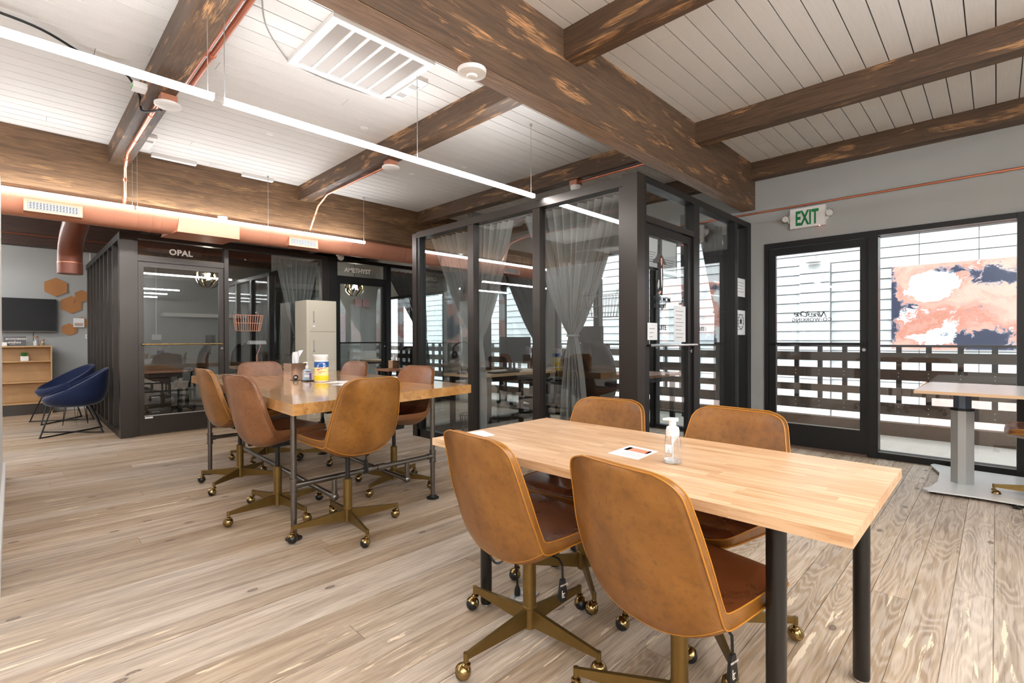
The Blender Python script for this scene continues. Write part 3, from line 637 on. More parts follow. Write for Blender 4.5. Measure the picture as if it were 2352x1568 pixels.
# ------------------------------------------------------------------ ceiling return vent
t = thing('ceiling_vent', 'large white slatted return air grille in the ceiling', 'vent', (1.72, 3.13, CZ-.03))
x0, x1, y0, y1 = 1.345, 2.085, 2.80, 3.50
for a in ((x0, x1, y0, y0+.05), (x0, x1, y1-.05, y1), (x0, x0+.05, y0+.05, y1-.05), (x1-.05, x1, y0+.05, y1-.05)): box('frame', M['white'], *a, CZ-.03, CZ, t, True, .003)
box('backing', P('grille_back', (92, 84, 78), .8), x0+.04, x1-.04, y0+.04, y1-.04, CZ-.006, CZ-.002, t, True)
for i in range(1, 6):
    xx = x0+.05+(x1-x0-.1)*i/6; box('divider', M['white'], xx-.010, xx+.010, y0+.05, y1-.05, CZ-.026, CZ-.004, t, True)
lm = unit_board(P('louvre_paint', (196, 190, 186), .6), 'louvre'); n_ = 46
for i in range(n_):
    yy = y0+.055+(y1-y0-.11)*i/n_
    o = bpy.data.objects.new('louvre', lm); COL.objects.link(o); o.parent = t; o.matrix_parent_inverse = Matrix.Translation(-Vector(t.location))
    o.location = (x0+.05, yy, CZ-.022); o.scale = (x1-x0-.1, .0035, .016); o.rotation_euler = (math.radians(32), 0, 0)
# ------------------------------------------------------------------ copper duct
t = thing('air_duct', 'long round copper-painted air duct under the brown beam', 'duct', (2, 6.72, 2.55))
DY, DZ, DR = 6.72, 2.57, .205
B().cyl((-3, DY, DZ), (1.33, DY, DZ), DR, n=40).done('duct_tube', M['copperpaint'], t, smooth=True, world=True)
B().cyl((1.93, DY, DZ), (5.88, DY, DZ), DR*.93, n=40).done('duct_tube', M['copperpaint'], t, smooth=True, world=True)
for x in (-.6, .15, .56, .75, .95, 1.08, 1.16, 2.3, 2.9, 3.4, 3.9, 4.3, 4.7): B().cyl((x, DY, DZ), (x+.012, DY, DZ), DR*(1.012 if x < 1.5 else .945), n=40).done('seam_ring', M['copperpaint'], t, smooth=True, world=True)
b = B().hexa([(1.30, 6.53, 2.375), (1.935, 6.53, 2.375), (1.86, 6.95, 2.36), (1.22, 6.95, 2.36)], [(1.33, 6.50, 2.66), (1.93, 6.50, 2.66), (1.93, 6.95, 2.66), (1.33, 6.95, 2.66)]); b.done('plenum_box', M['copperpaint'], t, world=True)
def grille(x0, x1, z0, z1, y):
    g = box('duct_register', M['copperpaint'], x0, x1, y-.012, y+.09, z0, z1, t, True, .003)
    g2 = B()
    nx = 16
    for i in range(nx): xx = x0+.035+(x1-x0-.07)*i/(nx-1); g2.box(xx-.003, xx+.003, y-.018, y-.012, z0+.025, z1-.025)
    for i in range(5): zz = z0+.028+(z1-z0-.056)*i/4; g2.box(x0+.03, x1-.03, y-.0165, y-.013, zz-.002, zz+.002)
    lab(g2.done('register_fins', M['alu'], g), None, None, None, 'stuff')
    box('register_recess', M['blackmatte'], x0+.028, x1-.028, y-.0135, y-.012, z0+.022, z1-.022, g)
grille(.08, .50, 2.385, 2.50, 6.525); grille(2.52, 2.90, 2.385, 2.50, 6.535)
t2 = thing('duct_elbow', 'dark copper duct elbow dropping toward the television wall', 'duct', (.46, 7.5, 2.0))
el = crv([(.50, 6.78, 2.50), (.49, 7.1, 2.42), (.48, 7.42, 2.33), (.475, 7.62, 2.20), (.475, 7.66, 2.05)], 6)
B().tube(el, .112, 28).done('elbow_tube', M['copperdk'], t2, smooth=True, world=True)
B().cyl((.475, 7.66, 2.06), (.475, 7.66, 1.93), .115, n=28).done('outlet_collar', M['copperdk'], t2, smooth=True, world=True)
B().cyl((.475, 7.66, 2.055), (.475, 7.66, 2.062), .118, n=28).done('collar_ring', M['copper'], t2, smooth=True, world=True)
# ------------------------------------------------------------------ balcony and neighbour
struct(box('balcony_floor', M['conc'], XW+.12, 7.42, -5, 12, -.16, 0), 'pale concrete balcony floor')
k = box('balcony_kerb', M['deckw'], 7.31, 7.45, -5, 12, .0, .156, bev=.006); lab(k, 'heavy brown timber kerb at the balcony edge', 'kerb', None)
rl = thing('balcony_railing', 'dark brown wooden balcony railing of wide boards and square posts', 'railing', (7.38, 1, 0))
RB = P('railing_board_wood', (84, 68, 60), .7, var=.4, vs=5); RP = P('railing_post_wood', (48, 46, 52), .6, var=.2, vs=5)
box('top_rail', RP, 7.335, 7.395, -5, 12, 1.052, 1.080, rl, True, .003)
for z0, z1 in ((.882, .985), (.655, .785), (.478, .556)) if False else ((.875, .985), (.66, .785), (.475, .565), (.245, .385)):
    box('rail_board', RB, 7.352, 7.385, -5, 12, z0, z1, rl, True, .003)
pm_ = unit_board(RP, 'post'); ys = []
y = -.0
while y < 11: ys.append(y); y += .272
for y in [-.272*i for i in range(1, 14)]+ys:
    o = bpy.data.objects.new('railing_post', pm_); COL.objects.link(o); o.parent = rl; o.matrix_parent_inverse = Matrix.Translation(-Vector(rl.location))
    o.location = (7.387, y-.012, .245); o.scale = (.05, .05, .81)
sb = B()
for y in ys[:9]+[-.272]:
    for z in (.70, .745, .285, .345): sb.ball((7.350, y+.012, z), .006, 6)
lab(sb.done('bolt_heads', M['alu'], rl, world=True), None, None, None, 'stuff')
nb = thing('neighbour_building', 'white lap-sided building wall across the balcony', 'building', (9.1, 1, -3))
box('wall', P('siding_gap_shadow', (90, 90, 92), .9), 9.115, 9.4, -9, 16, -4, 5.5, nb, True)
sm = bpy.data.meshes.new('siding_board')
bb = bmesh.new(); v = [bb.verts.new(p) for p in ((.0, 0, 0), (.0, 1, 0), (.022, 1, 1), (.022, 0, 1), (.03, 0, 0), (.03, 1, 0), (.03, 1, 1), (.03, 0, 1))]
for f in ((0, 1, 2, 3), (4, 7, 6, 5), (0, 4, 5, 1), (3, 2, 6, 7), (0, 3, 7, 4), (1, 5, 6, 2)): bb.faces.new([v[i] for i in f])
bmesh.ops.recalc_face_normals(bb, faces=bb.faces); bb.to_mesh(sm); bb.free(); sm.materials.append(M['siding'])
PZ = .1535
for i in range(-10, 28):
    z = 1.128+PZ*i
    for a, c in ((-9, .17), (.174, .79), (.794, 16)):
        o = bpy.data.objects.new('siding_board', sm); COL.objects.link(o); o.parent = nb; o.matrix_parent_inverse = Matrix.Translation(-Vector(nb.location))
        o.location = (9.085, a, z); o.scale = (1, c-a-.004, PZ-.011)
    if z < 2.3:
        o = bpy.data.objects.new('siding_board', sm); COL.objects.link(o); o.parent = nb; o.matrix_parent_inverse = Matrix.Translation(-Vector(nb.location))
        o.location = (8.95, 1.86, z); o.scale = (1, .42, PZ-.011)
box('pilaster_core', bpy.data.materials['siding_gap_shadow'], 8.98, 9.11, 1.862, 2.278, -3, 2.33, nb, True)
o = lab(box('mural_panel', M['mural'], 9.05, 9.08, -3.2, 1.10, 1.0, 2.20), 'large abstract mural panel in coral, navy and white on the siding', 'painting')
o = lab(box('mural_panel', M['pale'], 9.05, 9.08, -3.2, .75, -.6, .62), 'faded pink lower panel glimpsed through the railing gaps', 'painting')  # added panel, its pink imitates a reflection below the railing
w = thing('wall_lamp', 'cone-shaped white wall lamp high on the siding behind the door glass', 'lamp', (9.0, 2.05, 2.36))
B().lathe([(.11, 0), (.03, .07), (.02, .1)], (8.90, 2.07, 2.36), 18).done('lamp_shade', M['alu'], w, smooth=True, world=True); box('arm', M['alu'], 8.90, 9.06, 2.05, 2.09, 2.43, 2.47, w, True)
bs = B(); r_ = random.Random(5)
for i in range(500):
    p = Vector((r_.uniform(8.2, 8.7), r_.uniform(-2, .7), r_.uniform(-.9, .0))); d = Vector((r_.uniform(-1, 1), r_.uniform(-1, 1), r_.uniform(-.4, 1))).normalized()*.06; e = d.cross(Vector((0, 0, 1))).normalized()*.025
    bs.quad(p-e, p+d*.5-e*1.4, p+d, p+e)
lab(bs.done('hedge', M['bush'], None, rn=False), 'pale green hedge foliage below the balcony railing', 'hedge', None, 'stuff')
struct(box('ground', M['conc'], XW+.5, 14, -9, 16, -3.2, -3.0))
struct(box('roof_eave', M['roofm'], XW-.02, 6.75, -5, 12, CZ+.15, CZ+.25), 'roof overhang above the balcony')
# ------------------------------------------------------------------ leather swivel chairs
def shell_grids():
    # (x, z, halfwidth, edge lift along the inner normal)
    inn = [(.250, .448, .125, .0), (.247, .458, .165, .0), (.236, .466, .192, .002), (.208, .472, .210, .006), (.15, .469, .220, .012), (.05, .459, .225, .018), (-.05, .452, .227, .024), (-.12, .450, .228, .030),
           (-.158, .464, .229, .034), (-.180, .500, .229, .036), (-.196, .545, .228, .034), (-.214, .61, .222, .032), (-.232, .69, .209, .028), (-.246, .755, .197, .022), (-.2505, .780, .190, .018), (-.255, .802, .174, .012), (-.257, .815, .150, .008), (-.258, .822, .115, .004)]
    out = [(.256, .412), (.254, .408), (.244, .405), (.216, .402), (.15, .392), (.05, .376), (-.05, .362), (-.125, .355), (-.178, .378), (-.212, .430), (-.232, .50), (-.252, .59), (-.270, .68), (-.283, .752), (-.287, .780), (-.288, .803), (-.287, .817), (-.284, .827)]
    I = crv(inn, 3); O = crv(out, 3); nt_ = 18; Gi, Go = [], []
    for k, (x, z, w, lf) in enumerate(I):
        a = I[max(k-1, 0)]; c = I[min(k+1, len(I)-1)]
        tx, tz = c[0]-a[0], c[1]-a[1]; L = math.hypot(tx, tz) or 1; nx, nz = tz/L, -tx/L   # inner normal
        ox, oz = O[k][0]-x, O[k][1]-z
        ri, ro = [], []
        for j in range(nt_+1):
            t = -1+2*j/nt_; e = abs(t)**2.6
            # corner squareness
            yy = w*t; px_, pz_ = x+nx*lf*e, z+nz*lf*e
            cush = .006*(1-abs(t)**4)
            f = .42+.58*(1-abs(t)**2.4)
            oo = math.hypot(ox, oz) or 1
            mn = max(f, .026/oo)
            ri.append(Vector((px_+nx*cush, yy, pz_+nz*cush)))
            wo = w+.004
            ro.append(Vector((px_+ox*mn, wo*t, pz_+oz*mn)))
        Gi.append(ri); Go.append(ro)
    return Gi, Go
GI, GO = shell_grids(); KS = 27   # row where seat turns to back
def mesh_grid(name, G, mat, rows=None, flip=False):
    b = B(); G2 = G if rows is None else G[rows[0]:rows[1]+1]; b.grid(G2, flip); return b
def leather_chair(label, cx, cy, head, base_rot, dz, group, mat='leather', seatmat='leatherd', mech=1):
    t = thing('leather_swivel_chair', label, 'chair', (cx, cy, 0), math.radians(head), group)
    up = Matrix.Translation((0, 0, dz))
    # outer shell with rim band
    b = B(); V = b.grid(GO, True)
    inner_border = [GI[0][:]] 
    ni, nj = len(GO), len(GO[0])
    IV = {}
    def iv(i, j):
        if (i, j) not in IV: IV[(i, j)] = b.b.verts.new(GI[i][j])
        return IV[(i, j)]
    for i in range(ni-1):
        for j in (0, nj-1): b.b.faces.new([V[i][j], V[i+1][j], iv(i+1, j), iv(i, j)])
    for j in range(nj-1):
        for i in (0, ni-1): b.b.faces.new([V[i][j], V[i][j+1], iv(i, j+1), iv(i, j)])
    sh = b.xf(up).done('shell', M[mat], t, smooth='all')
    mesh_grid('s', GI, None, (0, KS)).xf(up).done('seat', M[seatmat], t, smooth='all')
    mesh_grid('b', GI, None, (KS, ni-1)).xf(up).done('backrest', M[mat], t, smooth='all')
    def loop(G, off=0):
        return [G[i][0] for i in range(ni)]+[G[ni-1][j] for j in range(1, nj-1)]+[G[i][nj-1] for i in range(ni-1, -1, -1)]+[G[0][j] for j in range(nj-2, 0, -1)]
    for G in (GI, GO): B().tube(loop(G), .0026, 6, closed=True).xf(up).done('piping', M['stitch'] if mat == 'leather' else M[mat], sh, smooth='all')
    ks = KS-3
    B().tube([GO[ks][j]+Vector((0, 0, -.0004)) for j in range(nj)], .0018, 5).xf(up).done('seam', M['stitch'] if mat == 'leather' else M[mat], sh, smooth='all')
    # mechanism and column
    box('tilt_mechanism', M['blackmatte'], -.06, .10, -.055, .055, .340+dz, .372+dz, t, bev=.004)
    lv = B().tube([(.03, -.05, .352+dz), (.03, -.13, .350+dz), (.028, -.15, .335+dz), (.028, -.152, .285+dz)], .0042, 8).done('tilt_lever', M['blackmatte'], t, smooth=True)
    lp = B().prism([(.018, -.146, .285+dz), (.038, -.146, .285+dz), (.049, -.146, .225+dz), (.042, -.146, .205+dz), (.014, -.146, .205+dz), (.007, -.146, .225+dz)], (0, -.010, 0)).bevel(.002, 1).done('lever_paddle', M['blackmatte'], lv, smooth=True)
    text('paddle_lettering', 'FREE LOCK', .0075, (.012, -.1568, .262+dz), (1, 0, 0), (0, 0, 1), M['inkw'], lv); B().box(.020, .023, -.157, -.1562, .222+dz, .246+dz).box(.023, .034, -.157, -.1562, .232+dz, .235+dz).box(.027, .029, -.157, -.1562, .220+dz, .232+dz).box(.022, .034, -.157, -.1562, .218+dz, .220+dz).done('paddle_mark', M['inkw'], lv)
    ctop = .315 if dz > .05 else .345+dz
    br = math.radians(base_rot-head)
    col = B().lathe([(.022, .052), (.0255, .055), (.0255, .128), (.0275, .130), (.0275, .137), (.0255, .139), (.0255, ctop-.004), (.022, ctop)], (0, 0, 0), 24).done('base_column', M['brass'], t, smooth=True)
    B().cyl((0, 0, ctop-.01), (0, 0, .345+dz), .0145, n=16).done('gas_rod', M['rubber'], t, smooth=True)
    for q in range(4):
        a = br+q*PI/2; Rz = Matrix.Rotation(a, 4, 'Z')
        lg = B().hexa([(.018, -.009, .062), (.322, -.0075, .076), (.322, .0075, .076), (.018, .009, .062)], [(.018, -.008, .128), (.322, -.0065, .096), (.322, .0065, .096), (.018, .008, .128)]).bevel(.0015, 1)
        lg.cyl((.318, 0, .070), (.318, 0, .098), .0095, n=12)
        lg.xf(Rz).done('leg', M['brass'], t, smooth=True)
        sp = random.Random(hash((round(cx, 2), q)) % 1000).uniform(0, 2*PI) if False else (a+1.9*q+cx*3)
        Tr = Rz @ Matrix.Translation((.318, 0, 0)) @ Matrix.Rotation(sp, 4, 'Z')
        cs = B().cyl((0, 0, .056), (0, 0, .072), .008, n=12).lathe([(.0135, .052), (.0155, .055), (.0155, .060), (.0105, .064)], (0, 0, 0), 16)
        hood = B().ball((0, 0, 0), .0292, 20, z0=-.05, z1=1).xf(Matrix.Translation((.014, 0, .0285)) @ Matrix.Rotation(math.radians(-42), 4, 'Y'))
        tmp = bpy.data.meshes.new('x'); hood.b.to_mesh(tmp); hood.b.free(); cs.b.from_mesh(tmp)
        cs.xf(Tr); co = cs.done('caster', M['brasshi'], t, smooth=True)
        B().ball((.014, 0, .0272), .0268, 18).xf(Tr).done('ball_wheel', M['rubber'], co, smooth='all')
    return t
LC = leather_chair
LC('tan leather swivel chair, left one on the near side of the pale butcher block table', 1.392, 1.281, -6, 0, 0.0, 'leather chairs at the butcher block table')
LC('large tan leather swivel chair in the foreground, seen from behind with stained back', 1.395, .675, -10, 22, 0.0, 'leather chairs at the butcher block table')
LC('tan leather chair across the butcher block table, nearest the suite corner post', 1.93, 1.425, 184, 45, .02, 'leather chairs at the butcher block table')
LC('tan leather chair across the butcher block table, in front of the balcony door', 1.90, .80, 176, 37, .035, 'leather chairs at the butcher block table')
LC('ochre leather chair seen from behind at the near end of the honey slab table', 1.432, 2.822, 96, 82, .112, 'leather chairs at the slab table')
LC('brown leather chair at the left side of the slab table, closer to the camera', 1.245, 3.44, 8, 10, .112, 'leather chairs at the slab table', 'leather2')
LC('tan leather chair at the left side of the slab table, behind the brown one', 1.29, 4.37, 2, 41, .112, 'leather chairs at the slab table')
LC('leather chair with bright rim at the right side of the slab table', 2.124, 3.415, 188, 25.5, .112, 'leather chairs at the slab table', 'leather2')
LC('small-looking leather chair far along the right side of the slab table', 2.20, 4.62, 186, 60, .112, 'leather chairs at the slab table', 'leather2')
LC('leather chair at the far end of the slab table before the OPAL glass', 1.72, 5.05, 262, 50, .112, 'leather chairs at the slab table', 'leather2')
LC('leather swivel chair cut off by the right edge under the white standing desk', 5.06, -.30, 92, 100, .05, None)
# ------------------------------------------------------------------ butcher block table
t = thing('butcher_block_table', 'pale butcher block table with round black legs in the foreground', 'table', (1.668, 1.0, 0))
tx0, tx1, ty0, ty1, tz = 1.284, 2.053, .222, 1.755, .73
sme = unit_board(M['stave'], 'stave'); r_ = random.Random(11); NR = 19; sw = (tx1-tx0)/NR
for i in range(NR):
    ys_ = [ty0]; yv = ty0+r_.uniform(.08, .5)
    while yv < ty1-.1: ys_.append(yv); yv += r_.uniform(.28, .62)
    ys_.append(ty1)
    for a, c in zip(ys_, ys_[1:]):
        o = bpy.data.objects.new('stave', sme); COL.objects.link(o); o.parent = t; o.matrix_parent_inverse = Matrix.Translation(-Vector(t.location))
        o.location = (tx0+i*sw+.0001, a+.0001, tz-.03); o.scale = (sw-.0002, c-a-.0002, .03-r_.uniform(0, .0001))
def black_leg(x, y, z1, par):
    l = B().lathe([(.0235, .012), (.025, .016), (.025, z1)], (x, y, 0), 24).done('leg', M['rubber'], par, smooth=True, world=True)
    B().lathe([(.020, 0), (.023, .002), (.023, .010), (.012, .014)], (x, y, 0), 20).done('leveling_foot', M['chrome'], l, smooth=True)
for x, y in ((1.405, .412), (2.012, .325), (1.448, 1.589), (1.93, 1.60)): black_leg(x, y, .70, t)
# items on it
t = thing('foam_soap_bottle', 'clear foaming soap bottle with white pump on the butcher block table', 'bottle', (1.60, .798, .731))
cx, cy_ = 1.60, .798
B().lathe([(.026, .732), (.0315, .735), (.0315, .75), (.029, .79), (.0235, .825), (.019, .832)], (cx, cy_, 0), 28).done('bottle_body', M['bottle'], t, smooth=True, world=True)
B().lathe([(.027, .7335), (.0295, .736), (.0297, .744)], (cx, cy_, 0), 24).done('soap_residue', M['bottle'], t, smooth=True, world=True)
pb = B().lathe([(.022, .826), (.0225, .845), (.020, .855), (.012, .859), (.0115, .876), (.014, .878), (.014, .883)], (cx, cy_, 0), 24)
pb.tube([(cx+.012, cy_-.014, .880), (cx-.006, cy_+.008, .882), (cx-.020, cy_+.026, .881)], [.007, .0065, .004], 10)
pb.done('pump', M['plastic'], t, smooth=True, world=True)
B().cyl((cx, cy_, .75), (cx, cy_, .83), .0028, n=8).done('dip_tube', M['plastic'], t, world=True)
B().prism([(cx-.0262, cy_-.010, .770), (cx-.0262, cy_+.012, .770), (cx-.0262, cy_+.012, .798), (cx-.0262, cy_-.010, .798)], (-.003, 0, 0)).done('bottle_label', M['paper'], t, world=True)
def sheet(name, lb, pts, z, cat='paper', art=None):
    t = thing(name, lb, cat, (pts[0][0], pts[0][1], z)); B().prism([(x, y, z) for x, y in pts], (0, 0, .0008)).done('sheet', M['paper'], t, world=True)
    p = [Vector((x, y, 0)) for x, y in pts]
    def bl(u, v): return (p[0]*(1-u)+p[1]*u)*(1-v)+(p[3]*(1-u)+p[2]*u)*v+Vector((0, 0, z+.0009))
    if art:
        for nm, u0, u1, v0, v1, mt in art: B().prism([bl(u0, v0), bl(u1, v0), bl(u1, v1), bl(u0, v1)], (0, 0, .0002)).done(nm, mt, t, world=True)
    return t
sheet('welcome_card', 'printed white card with a coral picture strip on the butcher block table', [(1.566, 1.041), (1.744, 1.052), (1.724, .918), (1.556, .907)], .7305, 'card',
      [('picture', .55, .85, .12, .9, P('print_coral', (214, 140, 110), .6)), ('picture', .55, .85, .12, .25, M['blue']), ('picture', .60, .85, .82, .9, M['ink'])]+[('text_line', .2+.07*i, .215+.07*i, .3, .9, M['grille']) for i in range(4)])
sheet('paper_slip', 'plain white slip at the far left corner of the butcher block table', [(1.47, 1.735), (1.55, 1.725), (1.515, 1.60), (1.435, 1.61)], .7305)
# power cord looped round the table leg, floor outlet
lab(B().tube(crv([(1.43, 1.56, .53), (1.37, 1.60, .46), (1.40, 1.66, .40), (1.47, 1.60, .39), (1.46, 1.54, .42), (1.40, 1.56, .50), (1.38, 1.62, .44), (1.42, 1.58, .30), (1.45, 1.53, .20), (1.50, 1.50, .25), (1.50, 1.52, .40), (1.46, 1.56, .41), (1.50, 1.53, .33), (1.56, 1.53, .20), (1.585, 1.535, .09), (1.588, 1.535, .05)], 8), .0048, 8)  .done('extension_cord', M['rubber'], None, smooth=True), 'black power cord looped around the butcher block table leg to the floor outlet', 'cord')
def outlet(lb, x, y, rz):
    t = thing('floor_outlet', lb, 'outlet', (x, y, 0), rz)
    b = B().box(-.065, .065, -.05, .05, 0, .006).bevel(.003, 1); b.done('cover_plate', M['alu'], t, smooth=True)
    for s in (-1, 1):
        o = B().lathe([(.021, .006), (.021, .0085)], (s*.032, 0, 0), 20).done('socket', M['plastic'], t)
        for q in (-.006, .006): box('socket_slot', M['ink'], s*.032-.004, s*.032+.004, q-.001, q+.001, .0085, .0088, o)
outlet('steel floor outlet with a black plug under the butcher block table', 1.605, 1.515, .3)
lab(B().lathe([(.011, .0095), (.014, .012), (.013, .036), (.006, .055)], (1.588, 1.535, 0), 14).done('plug', M['rubber'], None, smooth=True), 'black plug in the floor outlet beneath the butcher block table', 'plug')
outlet('steel floor outlet under the honey slab table', 1.62, 3.92, 0)
# ------------------------------------------------------------------ honey slab table on pipe legs
t = thing('slab_table', 'honey-coloured glossy slab table on raw steel pipe legs', 'table', (1.6, 3.9, 0))
c4 = [(1.09, 2.786), (2.556, 2.975), (2.69, 5.95), (1.264, 5.787)]
b = B().prism([(x, y, .735) for x, y in c4], (0, 0, .065)).bevel(.006, 3); b.done('tabletop', M['slab'], t, smooth=True, world=True)
lx = [(1.146, 2.919), (2.154, 2.941), (1.20, 4.87), (2.21, 4.89)]
for x, y in lx:
    l = B().cyl((x, y, .01), (x, y, .735), .0168, n=16).done('leg', M['steel'], t, smooth=True, world=True)
    B().lathe([(.046, 0), (.046, .006), (.026, .01), (.024, .022)], (x, y, 0), 24).done('floor_flange', M['blackmatte'], l, smooth=True)
    B().cyl((x, y, .27), (x, y, .345), .0215, n=16).cyl((x, y, .262), (x, y, .272), .025, n=16).cyl((x, y, .343), (x, y, .353), .025, n=16).cyl((x, y, .31), (x+(.045 if x < 1.6 else -.045), y, .31), .021, n=14).done('tee_fitting', M['steel'], l, smooth=True)
for a, c in (((1.19, 2.92), (2.11, 2.94)), ((1.24, 4.87), (2.17, 4.89))): B().cyl((*a, .31), (*c, .31), .0168, n=16).done('crossbar', M['steel'], t, smooth=True, world=True)
for px_ in (1.62, 1.72): B().cyl((px_-.028, 2.93, .31), (px_+.028, 2.93, .31), .0235, n=16).done('coupling', M['steel'], t, smooth=True, world=True)
for a in ((1.40, 2.93), (1.93, 2.935)):
    B().cyl((a[0], a[1], .31), (a[0], a[1], .20), .0168, n=14).ball((a[0], a[1], .185), .025, 14).cyl((a[0], a[1], .185), (a[0], a[1]+.03, .185), .021, n=14).done('drop_pipe', M['steel'], t, smooth=True, world=True)
for a, c in (((1.40, 2.95, .185), (1.46, 4.86, .185)), ((1.93, 2.95, .185), (1.98, 4.88, .185))): B().cyl(a, c, .0168, n=14).done('stretcher', M['steel'], t, smooth=True, world=True)
for a in ((1.46, 4.86), (1.98, 4.88)): B().cyl((a[0], a[1], .31), (a[0], a[1], .17), .0168, n=14).done('drop_pipe', M['steel'], t, smooth=True, world=True)
TZ = .800
# wipes canister
t = thing('wipes_canister', 'white canister of wipes with a blue and yellow label on the slab table', 'canister', (1.865, 4.14, TZ))
cx, cy_ = 1.865, 4.14; R = .058
B().lathe([(R-.004, TZ), (R, TZ+.004), (R, TZ+.185), (R-.006, TZ+.192)], (cx, cy_, 0), 36).done('body', M['plastic'], t, smooth=True, world=True)
B().lathe([(R-.002, TZ+.190), (R+.001, TZ+.195), (R+.001, TZ+.225), (R-.006, TZ+.232)], (cx, cy_, 0), 36).done('lid', M['plastic'], t, smooth=True, world=True)
B().lathe([(R+.0005, TZ+.012), (R+.0005, TZ+.172)], (cx, cy_, 0), 40, caps=False).done('label_wrap', M['cream'], t, smooth='all', world=True)
B().lathe([(R+.0009, TZ+.125), (R+.0009, TZ+.172)], (cx, cy_, 0), 40, caps=False).done('label_band', M['blue'], t, smooth='all', world=True)
B().lathe([(R+.0009, TZ+.012), (R+.0009, TZ+.055)], (cx, cy_, 0), 40, caps=False).done('label_band', M['yellow'], t, smooth='all', world=True)
fd = Vector((-cx, -cy_, 0)).normalized(); rd = Vector((-fd.y, fd.x, 0))
def wrapped(name, outline, mat, par, rr):
    """outline in (arc length u, height v): polygons laid on the canister side facing the room"""
    b = B(); vs = []
    for u, v in outline:
        a = u/R; d = fd*math.cos(a)+rd*math.sin(a); vs.append(b.b.verts.new(Vector((cx, cy_, TZ+v))+d*rr))
    b.b.faces.new(vs); return b.done(name, mat, par, world=True)
el = [(.036*math.cos(a)-.0, .138+.026*math.sin(a)+.004*math.cos(a)) for a in [i*PI/9 for i in range(18)]]
wrapped('label_oval', el, M['paper'], t, R+.0030)
wrapped('label_swoosh', [(-.034, .108), (0, .118), (.034, .124), (.034, .118), (0, .111), (-.034, .100)], M['rednd'], t, R+.0036)
text('lettering', 'Lysol', .036, Vector((cx, cy_, TZ+.127))+fd*(R+.004)-rd*.034, rd+Vector((0, 0, .12)), Vector((0, 0, 1))-rd*.12, M['blue'], t, True, bold=.0006, shear=.3, sp=.9)
for i, (s_, z_) in enumerate((('Disinfecting', .088), ('Wipes', .076))): text('lettering', s_, .0115, Vector((cx, cy_, TZ+z_))+fd*(R+.004)-rd*.028, rd, (0, 0, 1), M['rednd'], t, True)
# hand sanitiser
t = thing('hand_sanitiser', 'clear blue hand sanitiser pump bottle beside the wipes on the slab table', 'bottle', (1.835, 4.37, TZ))
cx, cy_ = 1.835, 4.36
fa = math.atan2(-fd.x, fd.y)
Rm_ = Matrix.Translation((cx, cy_, TZ)) @ Matrix.Rotation(math.atan2(rd.y, rd.x), 4, 'Z')
def loc_(b, name, mat, smooth=True): return b.xf(Rm_).done(name, mat, t, smooth=smooth, world=True)
loc_(B().hexa([(-.038, -.018, 0), (.038, -.018, 0), (.038, .018, 0), (-.038, .018, 0)], [(-.038, -.018, .085), (.038, -.018, .085), (.038, .018, .085), (-.038, .018, .085)]).bevel(.008, 3), 'bottle_body', M['gel'])
loc_(B().lathe([(.034, .084), (.03, .094), (.012, .102), (.012, .108)], (0, 0, 0), 20), 'shoulder', M['gel'])
loc_(B().lathe([(.015, .104), (.015, .128), (.006, .132), (.006, .150), (.010, .152), (.010, .158)], (0, 0, 0), 18).tube([(.004, 0, .157), (-.02, 0, .159), (-.034, 0, .153)], [.006, .005, .003], 8), 'pump', M['plastic'])
loc_(B().box(-.024, .026, -.0195, -.0185, .03, .082), 'bottle_label', M['paper'], False)
loc_(B().box(-.010, .026, -.0200, -.0195, .072, .080), 'label_band', M['purple'], False)
text('lettering', 'PURELL', .015, Rm_ @ Vector((-.02, -.0203, .052)), rd, (0, 0, 1), M['blue'], t, True, bold=.0003)
loc_(B().box(.018, .034, -.0198, -.0192, .01, .066), 'label_side', M['purple'], False)
# rose-gold tissue box
t = thing('tissue_box', 'rose gold tissue box cover with a white tissue on the slab table', 'tissue box', (1.83, 4.62, TZ))
Rm_ = Matrix.Translation((1.84, 4.63, TZ)) @ Matrix.Rotation(math.radians(5), 4, 'Z')
MR = P('rose_gold_mirror', (212, 172, 146), .12, .95)
loc_(B().box(-.075, .075, -.075, .075, 0, .145).bevel(.003, 1), 'cover', MR)
loc_(B().lathe([(.03, .1455), (.045, .1465)], (0, 0, 0), 24, caps=False), 'opening_rim', MR)
G = []
for i in range(9):
    v = i/8; G.append([((u-.5)*(.06+.075*v-.05*v*v)+.03*v+.008*math.sin(u*9+v*4), .018*math.sin(u*7+v*3)+.01*v, .14+.115*v+.018*(u-.5)*v) for u in [j/8 for j in range(9)]])
tb_ = B(); tb_.grid(G); loc_(tb_, 'tissue', M['paper'], 'all')
tt = thing('coaster_set', 'small dark coaster set with a white monogram beside the tissue box', 'coaster', (1.79, 4.44, TZ)); t = tt
B().box(1.735, 1.80, 4.42, 4.50, TZ, TZ+.004).done('tray', M['black'], t, world=True)
B().lathe([(.022, -.003), (.022, .003)], (1.77, 4.45, TZ+.026), 20, 'y').done('round_coaster', M['ink'], t, world=True)
text('lettering', 'm', .028, (1.757, 4.4465, TZ+.019), (1, 0, 0), (0, 0, 1), M['inkw'], t, True, bold=.001)
lab(box('phone', M['screen'], 1.76, 1.85, 4.215, 4.31, TZ, TZ+.008, bev=.002), 'flat black phone lying between the sanitiser and the wipes', 'phone')
sheet('paper_leaflet', 'white leaflet on the slab table in front of the wipes', [(1.80, 3.98), (1.98, 4.10), (2.10, 3.98), (1.92, 3.86)], TZ+.0003)
sheet('paper_leaflet', 'second white leaflet with a cut corner overlapping the first, nearer the chair', [(1.76, 3.74), (1.98, 3.86), (2.08, 3.70), (1.84, 3.58)], TZ+.0014)
